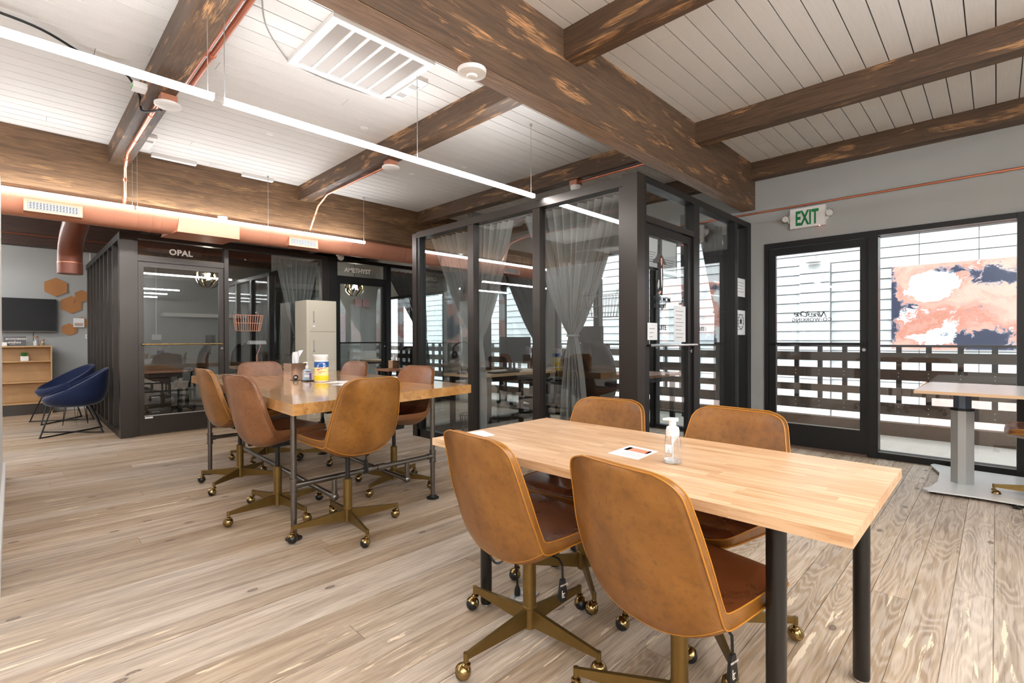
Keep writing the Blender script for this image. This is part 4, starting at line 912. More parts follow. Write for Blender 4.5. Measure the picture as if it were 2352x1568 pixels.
# ------------------------------------------------------------------ standing desk (right edge)
t = thing('standing_desk', 'white-topped height-adjustable desk on a grey steel column at the right edge', 'desk', (5.2, 0, 0))
tp = B().prism([(4.80, .445, .742), (5.80, .43, .742), (5.80, -1.2, .742), (4.80, -1.2, .742)], (0, 0, .022)); tp.done('desktop', P('white_laminate', (236, 226, 220), .25), t, world=True)
B().box(4.797, 4.80, -1.2, .445, .742, .764).box(4.797, 5.8, .445, .448, .742, .764).done('edge_banding', M['deskw'], t, world=True)
def octo(cx, cy, w, z0, z1):
    k = w*.5; return B().prism([(cx-k, cy-k*.35, z0), (cx-k*.35, cy-k, z0), (cx+k*.35, cy-k, z0), (cx+k, cy-k*.35, z0), (cx+k, cy+k*.35, z0), (cx+k*.35, cy+k, z0), (cx-k*.35, cy+k, z0), (cx-k, cy+k*.35, z0)], (0, 0, z1-z0))
octo(5.20, .19, .135, .02, .60).done('column_lower', M['alu'], t, world=True); octo(5.20, .19, .105, .60, .742).done('column_upper', P('blue_grey_steel', (104, 116, 134), .35, .5), t, world=True); octo(5.20, .19, .142, .595, .612).done('column_collar', M['blackmatte'], t, world=True)
pl = [(4.80, .40), (4.88, .36), (5.1, .33), (5.45, .34), (5.74, .42), (5.80, .40), (5.74, .22), (5.72, -.55), (5.8, -.75), (5.74, -.78), (5.5, -.68), (5.0, -.68), (4.78, -.78), (4.72, -.75), (4.78, -.5), (4.80, .1), (4.76, .36)]
B().prism([(x, y, .022) for x, y in pl], (0, 0, .010)).done('base_plate', P('white_steel', (226, 226, 224), .28, .3), t, world=True)
for x, y in ((4.84, .34), (5.74, .36), (4.78, -.10), (5.74, -.7), (4.8, -.7)): B().lathe([(.022, 0), (.022, .010), (.008, .013), (.008, .022)], (x, y, 0), 16).done('foot', M['rubber'], t, world=True)
# ------------------------------------------------------------------ locker
t = thing('metal_locker', 'tall beige metal locker with stacked doors in front of the OPAL booth', 'locker', (3.12, 7.1, 0))
lx0, lx1, ly0, ly1, lh = 2.907, 3.345, 6.92, 7.32, 1.722
box('body', M['locker'], lx0, lx1, ly0+.004, ly1, .0, lh, t, True, .008)
for i in range(4):
    z1 = lh-.045-i*.415; z0 = z1-.395
    dr = box('locker_door', M['locker'], lx0+.04, lx1-.02, ly0-.006, ly0+.006, z0, z1, t, True, .003)
    box('handle_recess', M['locker'], lx0+.072, lx0+.105, ly0-.0075, ly0-.006, z1-.27, z1-.10, dr); box('handle', M['alu'], lx0+.092, lx0+.103, ly0-.012, ly0-.0075, z1-.26, z1-.11, dr)
    B().cyl((lx0+.102, ly0-.008, z1-.262), (lx0+.102, ly0-.016, z1-.262), .006, n=10).done('lock', M['ink'], dr)
    box('card_holder', M['locker'], lx0+.075, lx0+.122, ly0-.009, ly0-.006, z1-.345, z1-.30, dr, bev=.001); box('card_slot', M['paper'], lx0+.081, lx0+.116, ly0-.0095, ly0-.009, z1-.338, z1-.308, dr)
# ------------------------------------------------------------------ lounge corner
t = thing('television', 'flat black television on the grey wall above the oak bookcase', 'television', (.03, 11.06, 1.56))
box('bezel', M['black'], -.45, .513, 11.03, 11.075, 1.293, 1.836, t, True, .004); box('screen', M['screen'], -.44, .503, 11.026, 11.031, 1.325, 1.828, t, True)
box('lower_trim', M['frame'], -.45, .513, 11.024, 11.032, 1.293, 1.312, t, True)
t = thing('bookcase', 'low light oak bookcase with open shelves below the television', 'bookcase', (0, 10.9, 0))
bx0, bx1, by0, by1, bh = -1.0, .445, 10.76, 11.02, 1.058
for nm, a in (('side_panel', (bx1-.018, bx1, by0, by1, .0, bh)), ('side_panel', (bx0, bx0+.018, by0, by1, 0, bh)), ('top_panel', (bx0, bx1, by0, by1, bh, bh+.018)), ('back_panel', (bx0+.018, bx1-.018, by1-.012, by1, .14, bh)),
              ('shelf', (bx0+.018, bx1-.018, by0, by1-.012, .825, .843)), ('shelf', (bx0+.018, bx1-.018, by0, by1-.012, .50, .518)), ('shelf', (bx0+.018, bx1-.018, by0, by1-.012, .17, .188))):
    box(nm, M['oak'], *a, t, True, .001)
box('plinth', M['frame'], bx0+.02, bx1-.02, by0+.02, by0+.035, 0, .165, t, True)
t = thing('potted_succulent', 'small green succulent in a white square pot on the bookcase shelf', 'plant', (.13, 10.86, .844))
box('pot', M['plastic'], .085, .175, 10.80, 10.89, .8435, .915, t, True, .006); lf = B(); r_ = random.Random(2)
for i in range(26):
    a = i*2.4; tl = .3+.9*(i/26); L = .085-.02*(i/26)
    d = Vector((math.cos(a)*math.sin(tl), math.sin(a)*math.sin(tl), math.cos(tl))); c0 = Vector((.13, 10.845, .912)); w_ = d.cross(Vector((0, 0, 1))).normalized()*.009
    n_ = w_.cross(d).normalized()*.004
    lf.hexa([c0-w_-n_, c0+w_-n_, c0+w_+n_, c0-w_+n_], [c0+d*L-w_*.12-n_*.2, c0+d*L+w_*.12-n_*.2, c0+d*L+w_*.12+n_*.2, c0+d*L-w_*.12+n_*.2])
lab(lf.done('leaves', M['leaf'], t, world=True), None, None, None, 'stuff')
for x, y, r, h, nm in ((.26, 10.88, .034, .13, 'taller glass jar with a cork lid on the bookcase top'), (.335, 10.85, .03, .085, 'shorter glass jar with a cork lid on the bookcase top')):
    t = thing('glass_jar', nm, 'jar', (x, y, 1.077)); B().lathe([(r*.9, 1.077), (r, 1.082), (r, 1.077+h-.01), (r*.8, 1.077+h)], (x, y, 0), 20).done('jar_body', M['bottle'], t, smooth=True, world=True)
    B().lathe([(r*.85, 1.077+h), (r*.92, 1.077+h+.018)], (x, y, 0), 20).done('lid', M['cork'], t, world=True); B().lathe([(r*.8, 1.079), (r*.86, 1.077+h*.55)], (x, y, 0), 12).done('contents', M['plastic'] if h > .1 else M['oak'], t, world=True)
t = thing('desk_sign', 'grey sign board with white lettering leaning on the bookcase top', 'sign', (.05, 10.95, 1.077)); box('board', P('sign_grey', (98, 98, 102), .6), -.10, .15, 10.93, 10.945, 1.0765, 1.225, t, True)
text('lettering', '#COWORKERS', .034, (-.075, 10.929, 1.175), (1, 0, 0), (0, 0, 1), M['inkw'], t, True, bold=.0006); text('lettering', '&', .022, (.02, 10.929, 1.15), (1, 0, 0), (0, 0, 1), M['inkw'], t, True)
text('lettering', '#FRIENDS', .034, (-.055, 10.929, 1.118), (1, 0, 0), (0, 0, 1), M['inkw'], t, True, bold=.0006); text('lettering', 'coworking', .015, (-.035, 10.929, 1.095), (1, 0, 0), (0, 0, 1), M['inkw'], t, True)
lab(box('white_box', M['plastic'], -.30, -.06, 10.84, 10.90, 1.08, 1.135, bev=.006), 'small white device box at the left end of the bookcase top', 'box')
lab(B().tube(crv([(.24, 11.01, 1.30), (.235, 11.0, 1.20), (.26, 10.97, 1.12), (.30, 10.93, 1.085)]), .005, 6).done('hanging_cord', M['rubber'], None, smooth=True), 'black cord hanging from the television to the bookcase', 'cord')
def hexagon(lb, x, z, w, h):
    yb = 11.086 if 'overlapped' not in lb and 'bottom left' not in lb else 11.098
    o = B().prism([(x+w/2*math.cos(PI/6+i*PI/3)/math.cos(PI/6), yb, z+h/2*math.sin(PI/6+i*PI/3)) for i in range(6)], (0, -.012, 0)).done('cork_hexagon', M['cork'], None); lab(o, lb, 'cork board'); return o
for lb, x, z, w, h, px_ in (('largest cork hexagon, top left of the wall cluster', .509, 2.041, .28, .31, (.06, .09)), ('cork hexagon overlapped by the top right small one', .700, 1.760, .265, .30, (.02, .05)), ('small cork hexagon at the top right of the cluster', .832, 1.912, .18, .21, (-.03, .04)),
                            ('small cork hexagon at the bottom left of the cluster', .672, 1.345, .19, .21, (.05, -.03)), ('cork hexagon mostly hidden behind the pinned calendar', .83, 1.465, .16, .18, None)):
    o = hexagon(lb, x, z, w, h)
    if px_: B().cyl((x+px_[0], 11.08, z+px_[1]), (x+px_[0]+.006, 11.078, z+px_[1]+.03), .004, n=6).done('push_pin', M['oak'], o)
t = thing('wall_calendar', 'small white calendar with a landscape picture pinned on the cork', 'calendar', (.79, 11.06, 1.46)); box('page', M['paper'], .72, .86, 11.064, 11.069, 1.385, 1.535, t, True)
box('picture', P('calendar_print', (198, 168, 150), .6), .735, .845, 11.0615, 11.064, 1.41, 1.455, t, True); box('picture_band', M['grille'], .735, .845, 11.0605, 11.0615, 1.41, 1.422, t, True)
t = thing('thermostat', 'white wall thermostat with a grey display beside the booth', 'thermostat', (.94, 11.09, 1.22)); box('case', M['plastic'], .875, 1.0, 11.075, 11.098, 1.19, 1.265, t, True, .004); box('display', M['frame'], .895, .98, 11.073, 11.075, 1.208, 1.248, t, True)
lab(box('cable_raceway', M['white'], .935, .950, 11.082, 11.098, 1.265, 2.66), 'thin white vertical raceway above the thermostat', 'raceway')
def lounge_chair(lb, cx, cy, head, sc=1.0):
    t = thing('lounge_chair', lb, 'armchair', (cx, cy, 0), math.radians(head), 'navy velvet lounge chairs')
    N = 40; K = 12
    def rim(a):   # angle 0 = front
        c = math.cos(a); h = .44+.36*((1-c)/2)**1.1; rx = .325; ry = .36
        return Vector((rx*math.cos(a)-.02, ry*math.sin(a), h))
    def bowl(off, lo, rr):
        G = []
        for k in range(K+1):
            f = k/K; row = []
            for j in range(N):
                a = 2*PI*j/N; r0 = rim(a); g = math.sin(f*PI/2)**.62
                q = Vector((r0.x*g*(1-.0*f), r0.y*g, lo+(r0.z-lo)*(f**2.6)))
                base = Vector((r0.x*g*rr, r0.y*g*rr, 0)); q.x = base.x-.03*(1-f); q.y = base.y
                row.append(q+Vector((0, 0, off)))
            row.append(row[0].copy()); G.append(row)
        return G
    Go = bowl(0, .335, 1.0); Gi = bowl(.045, .395, .93)
    for j in range(N+1):
        Gi[K][j].z = Go[K][j].z+.012
    b = B(); A = b.grid(Go, True); C = b.grid(Gi)
    for j in range(N): b.b.faces.new([A[K][j], A[K][j+1], C[K][j+1], C[K][j]])
    bmesh.ops.remove_doubles(b.b, verts=b.b.verts, dist=.0005)
    b.done('bowl_shell', M['velvet'], t, smooth='all')
    B().lathe([(.20, .405), (.24, .425), (.235, .445), (.15, .458), (.001, .46)], (.02, 0, 0), 28, caps=False).done('seat_cushion', M['velvet'], t, smooth='all')
    for s in (1, -1):
        p = [(.20, s*.14, .36), (.30, s*.24, .03), (.28, s*.235, .008), (0, 0, .010), (-.24, -s*.235, .008), (-.26, -s*.24, .03), (-.14, -s*.14, .36)]
        B().tube(crv(p, 5), .0085, 8).done('leg_frame', M['rubber'], t, smooth=True)
    return t
lounge_chair('nearer navy velvet lounge chair beside the OPAL booth', .545, 8.28, 176)
lounge_chair('farther navy velvet lounge chair by the bookcase', .52, 9.62, 192)
t = thing('hairpin_side_table', 'small side table on black hairpin legs between the lounge chairs', 'side table', (.60, 8.95, 0)); B().lathe([(.16, .40), (.17, .405), (.17, .42)], (.60, 8.95, 0), 28).done('tabletop', M['oak'], t, world=True)
for a in (0.5, 2.6, 4.7):
    c, s = math.cos(a), math.sin(a); B().tube([(.60+.10*c-.03*s, 8.95+.10*s+.03*c, .40), (.60+.15*c, 8.95+.15*s, .006), (.60+.10*c+.03*s, 8.95+.10*s-.03*c, .40)], .005, 6).done('hairpin_leg', M['rubber'], t, smooth=True, world=True)
lab(B().prism([(.80, 8.75, .60), (.90, 8.75, .64), (.88, 8.76, .72), (.78, 8.76, .68)], (0, .006, 0)).done('chair_card', M['paper'], None), 'white card propped in the farther navy lounge chair', 'card')
lab(B().box(.50, .66, 9.45, 9.6, .462, .475).done('magazine', P('peach_print', (214, 150, 120), .6), None), 'folded magazine on the seat of the farther navy chair', 'magazine')

# ------------------------------------------------------------------ curtains
def curtain(label, axis, p, a0, a1, ztop, tie, ztie, zbot, mat='curt', folds=11, depth=.05, wt=.035, wb=.13, group='grey curtains tied back behind the glass'):
    """axis 'x': hangs in plane x=p along y; axis 'y': plane y=p along x. a0,a1 span at the top; tie centre; wt half width at the tie; wb at the floor"""
    t = thing('curtain', label, 'curtain', (p, (a0+a1)/2, zbot) if axis == 'x' else ((a0+a1)/2, p, zbot), group=group)
    rows = []; nz, nu = 30, folds*8; mid = (a0+a1)/2; hw = (a1-a0)/2
    for i in range(nz+1):
        z = ztop+(zbot-ztop)*i/nz
        if z > ztie:
            f = (z-ztie)/(ztop-ztie); e = f**.82; c = tie+(mid-tie)*f; w = wt+(hw-wt)*e
        else:
            f = (ztie-z)/(ztie-zbot); e = 1-(1-f)**3; c = tie+.0*f; w = wt+(wb-wt)*e
        row = []
        for j in range(nu+1):
            u = -1+2*j/nu; ph = folds*PI*u+.7*math.sin(3*u+z*1.3)
            d = depth*(.35+.65*min(1, w/.25+.3))*math.sin(ph)+.012*math.sin(ph*.37+1)
            q = c+u*w+.006*math.sin(ph*2)*min(1, w*3)
            row.append((p+d, q, z) if axis == 'x' else (q, p+d, z))
        rows.append(row)
    b = B(); b.grid(rows); b.done('cloth', M[mat], t, smooth='all', world=True, rn=False)
    pts = [((p+(depth*.9+.012)*math.sin(a), tie+(wt+.012)*math.cos(a), ztie) if axis == 'x' else (tie+(wt+.012)*math.cos(a), p+(depth*.9+.012)*math.sin(a), ztie)) for a in [2*PI*i/20 for i in range(20)]]
    B().tube(pts, .011, 8, closed=True).done('tie_band', M[mat], t, smooth=True, world=True)
    return t
curtain('grey curtain spread to both sides of the leftmost suite mullion', 'x', 3.56, 3.48, 4.86, 2.36, 4.03, 1.17, .02, folds=15, wb=.12)
curtain('bright grey curtain tied at the middle of the suite pane beside the corner post', 'x', 3.56, 2.17, 3.34, 2.36, 2.73, 1.19, .02, folds=13, wb=.15)
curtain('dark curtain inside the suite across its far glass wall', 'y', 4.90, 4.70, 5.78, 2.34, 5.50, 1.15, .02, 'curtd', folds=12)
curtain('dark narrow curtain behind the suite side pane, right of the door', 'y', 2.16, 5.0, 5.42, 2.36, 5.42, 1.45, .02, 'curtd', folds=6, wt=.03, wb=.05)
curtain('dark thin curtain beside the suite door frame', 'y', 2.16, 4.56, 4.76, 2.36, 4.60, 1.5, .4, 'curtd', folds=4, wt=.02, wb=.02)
curtain('grey curtain inside the OPAL booth directly behind the locker', 'y', 7.53, 2.70, 3.34, 2.36, 3.02, 1.2, .02, 'curt', folds=8)
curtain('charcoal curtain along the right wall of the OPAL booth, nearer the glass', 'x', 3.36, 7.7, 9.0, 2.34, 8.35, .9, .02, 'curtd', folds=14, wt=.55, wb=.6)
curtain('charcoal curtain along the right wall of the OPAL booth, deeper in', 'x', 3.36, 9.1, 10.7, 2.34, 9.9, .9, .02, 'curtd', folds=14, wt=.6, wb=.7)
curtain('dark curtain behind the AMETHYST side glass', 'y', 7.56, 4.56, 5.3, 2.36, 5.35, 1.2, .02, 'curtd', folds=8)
for i, (a, ax) in enumerate((((.96, 8.0, 9.3), 'x'), ((.99, 9.4, 10.8), 'x'))):
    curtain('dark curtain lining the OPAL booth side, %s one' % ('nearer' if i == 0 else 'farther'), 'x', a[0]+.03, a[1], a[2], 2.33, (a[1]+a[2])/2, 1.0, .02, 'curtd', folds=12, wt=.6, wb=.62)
lab(B().cyl((3.56, 2.13, 2.375), (3.56, 4.93, 2.375), .010, n=10).done('curtain_rod', M['black'], None), 'black curtain rod along the long suite glass', 'curtain rod')
# ------------------------------------------------------------------ office chairs
def office_chair(lb, cx, cy, head, back_h=.55, headrest=True, arms=True, h=.47, mesh=False):
    t = thing('office_chair', lb, 'chair', (cx, cy, 0), math.radians(head), 'black office chairs in the booths'); K = M['blackmatte']
    b = B().hexa([(-.22, -.23, h-.05), (.24, -.24, h-.05), (.24, .24, h-.05), (-.22, .23, h-.05)], [(-.20, -.22, h+.02), (.22, -.23, h+.03), (.22, .23, h+.03), (-.20, .22, h+.02)]).bevel(.03, 3); b.done('seat', M['rubber'], t, smooth=True)
    prof = [(-.21, h+.04, .17), (-.245, h+.15, .22), (-.25, h+.30, .235), (-.275, h+.30+back_h*.35, .21), (-.32, h+.08+back_h, .15), (-.325, h+.11+back_h, .09)]
    C = crv(prof, 5); G = []; G2 = []
    for x, z, w in C:
        G.append([Vector((x+.035*abs(u)**2, w*u, z)) for u in [-1+j/6 for j in range(13)]]); G2.append([Vector((x-.05+.05*abs(u)**2+.012, w*u, z)) for u in [-1+j/6 for j in range(13)]])
    b = B(); A = b.grid(G); C2 = b.grid(G2, True); n = len(G)
    for i in range(n-1):
        for j in (0, 12): b.b.faces.new([A[i][j], A[i+1][j], C2[i+1][j], C2[i][j]])
    for j in range(12):
        for i in (0, n-1): b.b.faces.new([A[i][j], A[i][j+1], C2[i][j+1], C2[i][j]])
    b.done('backrest', M['rubber'], t, smooth='all')
    if headrest:
        B().box(-.375, -.32, -.14, .14, h+back_h+.10, h+back_h+.27).bevel(.045, 3).done('headrest', M['rubber'], t, smooth=True)
        B().cyl((-.34, 0, h+back_h-.05), (-.345, 0, h+back_h+.12), .015, n=8).done('headrest_stem', K, t)
    B().tube([(-.05, 0, h-.06), (-.24, 0, h-.03), (-.29, 0, h+.12)], .02, 8).done('back_support', K, t, smooth=True)
    if arms:
        for s in (1, -1):
            a = B().tube([(.02, s*.20, h-.05), (.02, s*.27, h+.02), (.02, s*.28, h+.19)], .016, 8).done('arm_post', K, t, smooth=True)
            B().box(-.14, .18, s*.28-.04, s*.28+.04, h+.19, h+.215).bevel(.01, 2).done('arm_pad', K, a, smooth=True)
    B().cyl((0, 0, .09), (0, 0, .26), .028, n=14).cyl((0, 0, .26), (0, 0, h-.05), .016, n=14).done('gas_lift', K, t, smooth=True)
    for q in range(5):
        a = q*2*PI/5+.3; R_ = Matrix.Rotation(a, 4, 'Z')
        B().hexa([(.02, -.02, .075), (.30, -.013, .06), (.30, .013, .06), (.02, .02, .075)], [(.02, -.018, .115), (.30, -.012, .08), (.30, .012, .08), (.02, .018, .115)]).xf(R_).done('base_leg', K, t)
        B().cyl((.29, -.022, .028), (.29, .022, .028), .028, n=14).cyl((.29, 0, .05), (.29, 0, .065), .008, n=8).xf(R_).done('caster', K, t, smooth=True)
    return t
office_chair('black office chair with a headrest seen through the OPAL door', 1.98, 9.35, 185, .50, True)
office_chair('black leather office chair with a rounded back behind the OPAL window', 2.95, 9.75, 80, .52, False)
office_chair('black office chair with armrests at the pale desk in the suite', 4.38, 3.72, 150, .50, False)
office_chair('dark grey office chair deeper in the suite, behind the monitor', 5.42, 4.0, 100, .45, False)
office_chair('black office chair near the balcony window in the suite', 4.5, 3.0, 5, .55, True)
office_chair('black office chair beside the AMETHYST side glass', 5.05, 8.0, 190, .45, False)
# ------------------------------------------------------------------ booth furniture
def desk(lb, x0, x1, y0, y1, z, mat, legs='post', group=None):
    t = thing('office_desk', lb, 'desk', ((x0+x1)/2, (y0+y1)/2, 0), 0, group); box('desktop', M[mat], x0, x1, y0, y1, z-.03, z, t, True, .003)
    for x in (x0+.08, x1-.08):
        for y in (y0+.08, y1-.08): box('leg', M['black'], x-.025, x+.025, y-.025, y+.025, 0, z-.03, t, True)
    for y in (y0+.08, y1-.08): box('cross_rail', M['black'], x0+.105, x1-.105, y-.02, y+.02, z-.09, z-.03, t, True)
    return t
desk('reddish wood desk at the left of the OPAL booth', 1.10, 1.72, 8.06, 9.75, .745, 'walnut')
desk('wooden desk carrying the banker lamp in the OPAL booth', 2.35, 3.25, 8.05, 8.75, .745, 'oak')
desk('pale wood desk in the suite with keyboard and monitor', 3.72, 5.1, 4.20, 4.85, .745, 'deskw')
desk('small brown desk seen through the suite door', 4.9, 5.75, 2.75, 3.45, .745, 'walnut')
desk('dark desk in the AMETHYST booth by the window', 5.05, 5.8, 8.4, 9.4, .745, 'deskw')
t = thing('file_cabinet', 'low dark metal cabinet under the left OPAL desk', 'cabinet', (1.32, 8.6, 0)); box('body', M['frame'], 1.19, 1.56, 8.25, 8.9, 0, .66, t, True, .004)
for i in range(3):
    d_ = box('drawer', M['frame'], 1.20, 1.55, 8.238, 8.25, .04+.205*i, .235+.205*i, t, True, .003); box('drawer_pull', M['alu'], 1.33, 1.42, 8.228, 8.238, .17+.205*i, .18+.205*i, d_)
t = thing('banker_lamp', 'rose gold banker lamp with a pale glass shade on the OPAL desk', 'lamp', (2.62, 8.3, .745)); lx_, ly_ = 2.70, 8.30
B().lathe([(.06, .745), (.062, .755), (.03, .77), (.014, .785), (.018, .82), (.010, .84), (.018, .87), (.010, .90), (.012, .93)], (lx_, ly_, 0), 20).done('lamp_base', M['copper'], t, smooth=True, world=True)
B().tube(crv([(lx_, ly_, .92), (lx_+.03, ly_, 1.0), (lx_+.05, ly_, 1.08), (lx_+.02, ly_, 1.13)], 5), .006, 8).done('lamp_arm', M['copper'], t, smooth=True, world=True)
G = [[(lx_-.12+.24*i/10, ly_+.075*math.sin(a), 1.085+.065*math.cos(a)) for a in [-1.45+2.9*j/12 for j in range(13)]] for i in range(11)]
b = B(); b.grid(G); b.b.faces.new([b.b.verts.new(Vector(p)) for p in G[0]]); b.b.faces.new([b.b.verts.new(Vector(p)) for p in G[-1]]); b.done('lamp_shade', M['plastic'], t, smooth=True, world=True)
lab(box('wall_shelf', M['white'], 1.93, 3.35, 10.86, 11.098, 1.60, 1.665, bev=.003), 'long white floating shelf on the back wall of the OPAL booth', 'shelf')
t = thing('wall_outlet_box', 'white outlet box with a vertical raceway in the OPAL booth', 'outlet', (1.87, 11.09, 1.2)); box('box', M['plastic'], 1.795, 1.945, 11.06, 11.098, 1.165, 1.265, t, True, .004); box('raceway', M['plastic'], 1.862, 1.876, 11.085, 11.098, 1.265, 2.6, t, True)
def pendant(lb, x, y, z, r=.19):
    t = thing('pendant_lamp', lb, 'lamp', (x, y, z), group='burst globe pendants')
    o = B().ball((0, 0, 0), r*.30, 12).done('bulb_core', M['bulb'], t, smooth=True)
    B().cyl((0, 0, r*.9), (0, 0, CZ-z-.02), .004, n=6).lathe([(.05, CZ-z-.03), (.05, CZ-z)], (0, 0, 0), 16).done('cord', M['blackmatte'], t)
    for k in range(16):
        a = 2*PI*(k % 8)/8+(.39 if k >= 8 else 0); low = k >= 8; b = B(); G = []
        for i in range(7):
            el_ = (-1.35 if low else -.25)+(1.15)*i/6
            row = []
            for j in range(5):
                aa = a+(j-2)*.075*(1.0-.25*abs(i-3)/3); rr = r*(1+.04*math.cos((j-2)))
                row.append((rr*math.cos(el_)*math.cos(aa+el_*.35), rr*math.cos(el_)*math.sin(aa+el_*.35), rr*math.sin(el_)))
            G.append(row)
        b.grid(G); b.done('metal_petal', M['chrome'] if k % 2 else M['brasshi'], t, smooth='all')
    for k in range(6):
        a = 2*PI*k/6; B().cyl((0, 0, 0), (r*.85*math.cos(a), r*.85*math.sin(a), r*.3*math.sin(k*2)), .004, n=6).done('spoke', M['brasshi'], t)
    return t
pendant('burst globe pendant glowing at the top right of the OPAL door glass', 2.26, 9.2, 2.20)
pendant('burst globe pendant glowing inside the AMETHYST door glass', 4.83, 9.2, 2.22)
def wire_basket(lb, axis, p, a0, a1, z0, z1, mat):
    t = thing('wire_basket', lb, 'basket', ((a0+a1)/2, p, z0) if axis == 'y' else (p, (a0+a1)/2, z0)); s = -1 if axis == 'y' else 1
    def q(u, d, z): return (u, p+s*d, z) if axis == 'y' else (p+s*d, u, z)
    w = B(); D = .13; c = .02
    for z, e in ((z1, 0), ((z0+z1)/2, .01), (z0, .03)):
        w.tube([q(a0+e, .01, z), q(a1-e, .01, z), q(a1-e, D-e, z), q(a0+e, D-e, z)], .0028, 6, closed=True)
    for i in range(12):
        u = i/11; ut = a0+(a1-a0)*u; ub = a0+.03+(a1-a0-.06)*u
        w.tube([q(ut, D, z1), q(ub, D-.03, z0), q(ub, .01, z0), q(ut, .01, z1)], .002, 5)
    for i in range(1, 4):
        for a, e in ((a0, .03), (a1, -.03)): w.tube([q(a, D*i/4, z1), q(a+e, D*i/4, z0)], .002, 5)
    lab(w.done('wire_frame', M[mat], t, smooth=True, world=True), None)
    for u in (a0+.03, a1-.03):
        sc_ = B().lathe([(.004, .022), (.010, .018), (.030, .004), (.034, 0)], (0, 0, 0), 20).xf(Matrix.Translation(q(u, .0, z1+.035)) @ Matrix.Rotation((PI/2 if axis == 'y' else 0), 4, 'X') @ Matrix.Rotation((PI/2 if axis == 'x' else 0), 4, 'Y'))
        sc_.done('suction_cup', M['bottle'], t, smooth=True, world=True)
        B().tube([q(u, .02, z1+.035), q(u, .03, z1+.01), q(u, .012, z1)], .002, 5).done('hook', M[mat], t, world=True)
    return t
wire_basket('rose gold wire basket stuck on the glass beside the OPAL door', 'y', Y0+.055, 2.10, 2.45, 1.285, 1.50, 'copperlt')
wire_basket('dark wire basket on the suite glass beside the corner post', 'x', X1+.058, 2.19, 2.55, 1.345, 1.53, 'steel')
t = thing('fire_extinguisher', 'red fire extinguisher with white labels seen through the suite glass', 'fire extinguisher', (5.15, 5.62, .78)); ex, ey = 5.22, 5.75
ex, ey = 5.05, 5.62
B().lathe([(.052, .80), (.056, .81), (.056, 1.08), (.045, 1.11), (.018, 1.13), (.018, 1.15)], (ex, ey, 0), 24).done('cylinder', M['red'], t, smooth=True, world=True)
for z in (.96, 1.03): B().lathe([(.0568, z), (.0568, z+.045)], (ex, ey, 0), 24, caps=False).done('label_band', M['paper'], t, smooth='all', world=True)
B().box(ex-.02, ex+.03, ey-.012, ey+.012, 1.15, 1.18).box(ex-.02, ex+.07, ey-.008, ey+.008, 1.185, 1.20).done('valve', M['blackmatte'], t, world=True)
B().tube(crv([(ex-.02, ey, 1.17), (ex-.075, ey, 1.14), (ex-.08, ey, 1.0), (ex-.07, ey, .9)], 6), .009, 8).done('hose', M['rubber'], t, smooth=True, world=True)
t.location = (ex, ey, .8); 
for c_o in t.children: c_o.matrix_parent_inverse = Matrix.Translation(-Vector(t.location))
ps = struct(box('trim_31', M['grey'], 4.92, 5.20, 5.69, 5.80, 0, CZ), 'narrow grey pier carrying the fire extinguisher')
t = thing('computer_monitor', 'black computer monitor on the pale suite desk', 'monitor', (4.62, 4.6, .745)); 
B().box(4.45, 5.02, 4.585, 4.605, .86, 1.19).bevel(.004, 1).done('panel', M['screen'], t, smooth=True, world=True); B().cyl((4.73, 4.62, .75), (4.73, 4.62, 1.0), .018, n=10).done('stand', M['blackmatte'], t, world=True); B().lathe([(.11, .7455), (.105, .757)], (4.73, 4.62, 0), 24).done('stand_base', M['blackmatte'], t, world=True)
lab(B().box(4.05, 4.48, 4.28, 4.41, .7455, .762).bevel(.004, 1).done('keyboard', M['blackmatte'], None, smooth=True), 'black keyboard on the pale suite desk', 'keyboard')
lab(B().lathe([(.085, .7455), (.09, .75), (.09, .795), (.08, .80)], (4.02, 4.62, 0), 28).done('round_speaker', M['blackmatte'], None, smooth=True), 'squat round black device on the pale suite desk', 'speaker')
t = thing('headphone_stand', 'black headphones hanging from a chrome curved stand behind the left suite pane', 'headphones', (3.75, 4.47, .745)); hx, hy = 3.82, 4.62
B().tube(crv([(hx, hy, .75), (hx, hy, 1.1), (hx+.01, hy+.03, 1.30), (hx+.02, hy+.06, 1.33)], 6), .008, 8).done('stand', M['chrome'], t, smooth=True, world=True); B().lathe([(.06, .7455), (.055, .757)], (hx, hy, 0), 20).done('stand_base', M['blackmatte'], t, world=True)
B().tube([(hx+.02+.085*math.cos(a), hy-.085*math.cos(a), 1.03+.095*math.sin(a)) for a in [-.3+(PI+.6)*i/18 for i in range(19)]], .009, 8).done('headband', M['rubber'], t, smooth=True, world=True)
for s in (1, -1): B().ball((hx+.02+s*.07, hy-s*.07, .97), .042, 14, 1.2).done('ear_cup', M['rubber'], t, smooth='all', world=True)
t = thing('waste_basket', 'dark wire waste basket on the suite floor behind the left pane', 'bin', (3.8, 3.98, 0)); wb_ = B()
for r0, z in ((.10, .01), (.12, .12), (.14, .28)): wb_.tube([(3.80+r0*math.cos(a), 4.42+r0*math.sin(a), z) for a in [2*PI*i/20 for i in range(20)]], .005, 6, closed=True)
for i in range(20): a = 2*PI*i/20; wb_.tube([(3.80+.10*math.cos(a), 4.42+.10*math.sin(a), .01), (3.80+.14*math.cos(a), 4.42+.14*math.sin(a), .28)], .003, 5)
wb_.done('wire_frame', M['steel'], t, world=True)
r_ = random.Random(8); pts = [(4.0+r_.uniform(-.3, 1.0), 4.0+r_.uniform(-.25, .2), .012+.02*(i % 2)) for i in range(22)]
lab(B().tube(crv(pts, 6), .006, 6).done('cable_tangle', M['rubber'], None, smooth=True), 'tangle of black cables on the suite floor under the desk', 'cable')
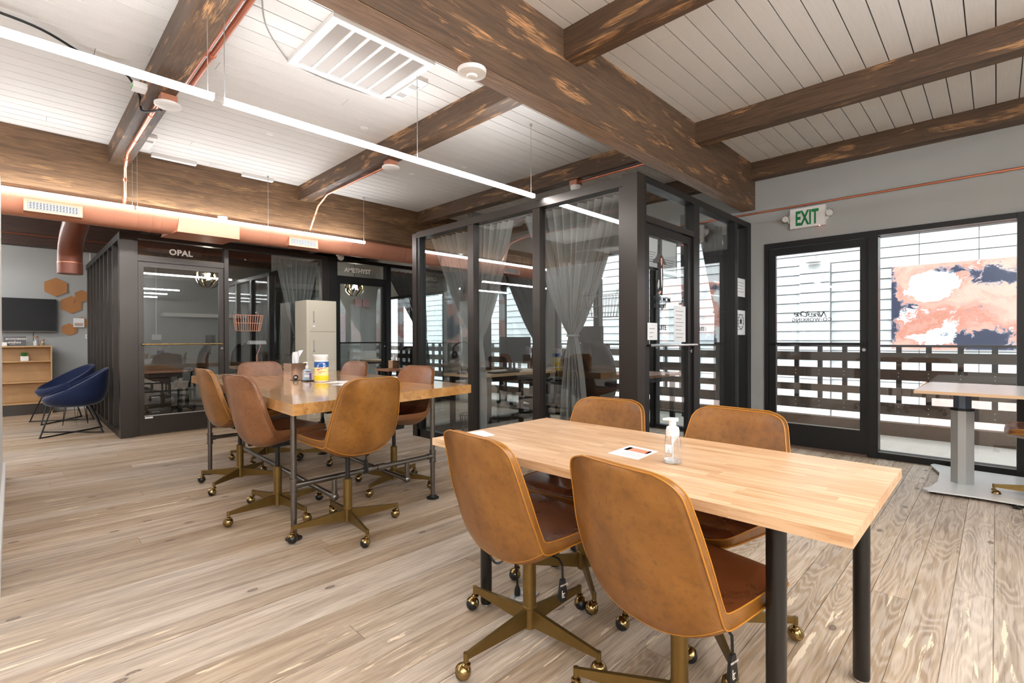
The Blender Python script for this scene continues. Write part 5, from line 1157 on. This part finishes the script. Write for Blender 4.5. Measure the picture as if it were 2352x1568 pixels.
for x0, x1, lb in ((5.235, 5.395, 'left one of two small pink square panels in the AMETHYST booth'), (5.415, 5.575, 'right one of two small pink square panels in the AMETHYST booth')):
    lab(box('square_panel', M['pinkp'], x0, x1, 9.94, 9.998, 1.88, 2.04, bev=.006), lb, 'picture')
lab(box('tall_panel', M['pinkp'], 4.86, 5.02, 9.96, 9.998, 1.08, 1.72, bev=.004), 'tall dusty pink panel at the left of the AMETHYST booth wall', 'panel')
t = thing('whiteboard', 'large white marble-patterned board leaning in the AMETHYST booth', 'board', (5.2, 9.6, .4)); box('board', P('marble_board', (226, 226, 224), .4, var=.35, vs=4), 4.88, 5.50, 9.52, 9.55, .40, .92, t, True); box('ledge', M['black'], 4.86, 5.52, 9.49, 9.58, .36, .40, t, True)
for x in (4.9, 5.48): box('stand_leg', M['black'], x-.015, x+.015, 9.51, 9.56, 0, .36, t, True)
t = thing('office_trolley', 'silver cylindrical side cabinet in the AMETHYST booth', 'cabinet', (4.62, 9.1, 0)); B().lathe([(.12, .0), (.12, .56), (.15, .57), (.15, .60)], (4.66, 9.2, 0), 28).done('body', M['alu'], t, smooth=True, world=True)
t = thing('side_stand', 'small dark stand with a red-brown top behind the slab table', 'stand', (3.95, 6.3, 0)); box('top', M['walnut'], 3.62, 4.0, 5.95, 6.3, .72, .745, t, True, .003)
for x in (3.66, 3.96):
    for y in (5.99, 6.26): box('leg', M['black'], x-.015, x+.015, y-.015, y+.015, 0, .72, t, True)
t = thing('tissue_cube', 'small copper cube tissue holder with a white tissue behind the slab table', 'tissue box', (3.80, 6.1, .746)); box('cover', MR, 3.755, 3.865, 6.06, 6.17, .746, .865, t, True, .003)
b = B(); b.grid([[(3.81+(u-.5)*.05*(1-.3*v)+.01*math.sin(u*8), 6.115+.012*math.sin(u*9+v*3), .86+.09*v*(1-.5*abs(u-.5))) for u in [j/8 for j in range(9)]] for v in [i/6 for i in range(7)]]); b.done('tissue', M['paper'], t, smooth='all', world=True)
t = thing('dome_camera', 'small white dome camera on the metal rail above the AMETHYST door', 'camera', (3.60, 7.28, 2.42))
B().box(3.55, 3.63, 7.24, 7.34, 2.46, 2.48).done('mount', M['plastic'], t, world=True); B().ball((3.59, 7.27, 2.44), .05, 16, z0=-1, z1=.3).done('dome', M['plastic'], t, smooth='all', world=True)
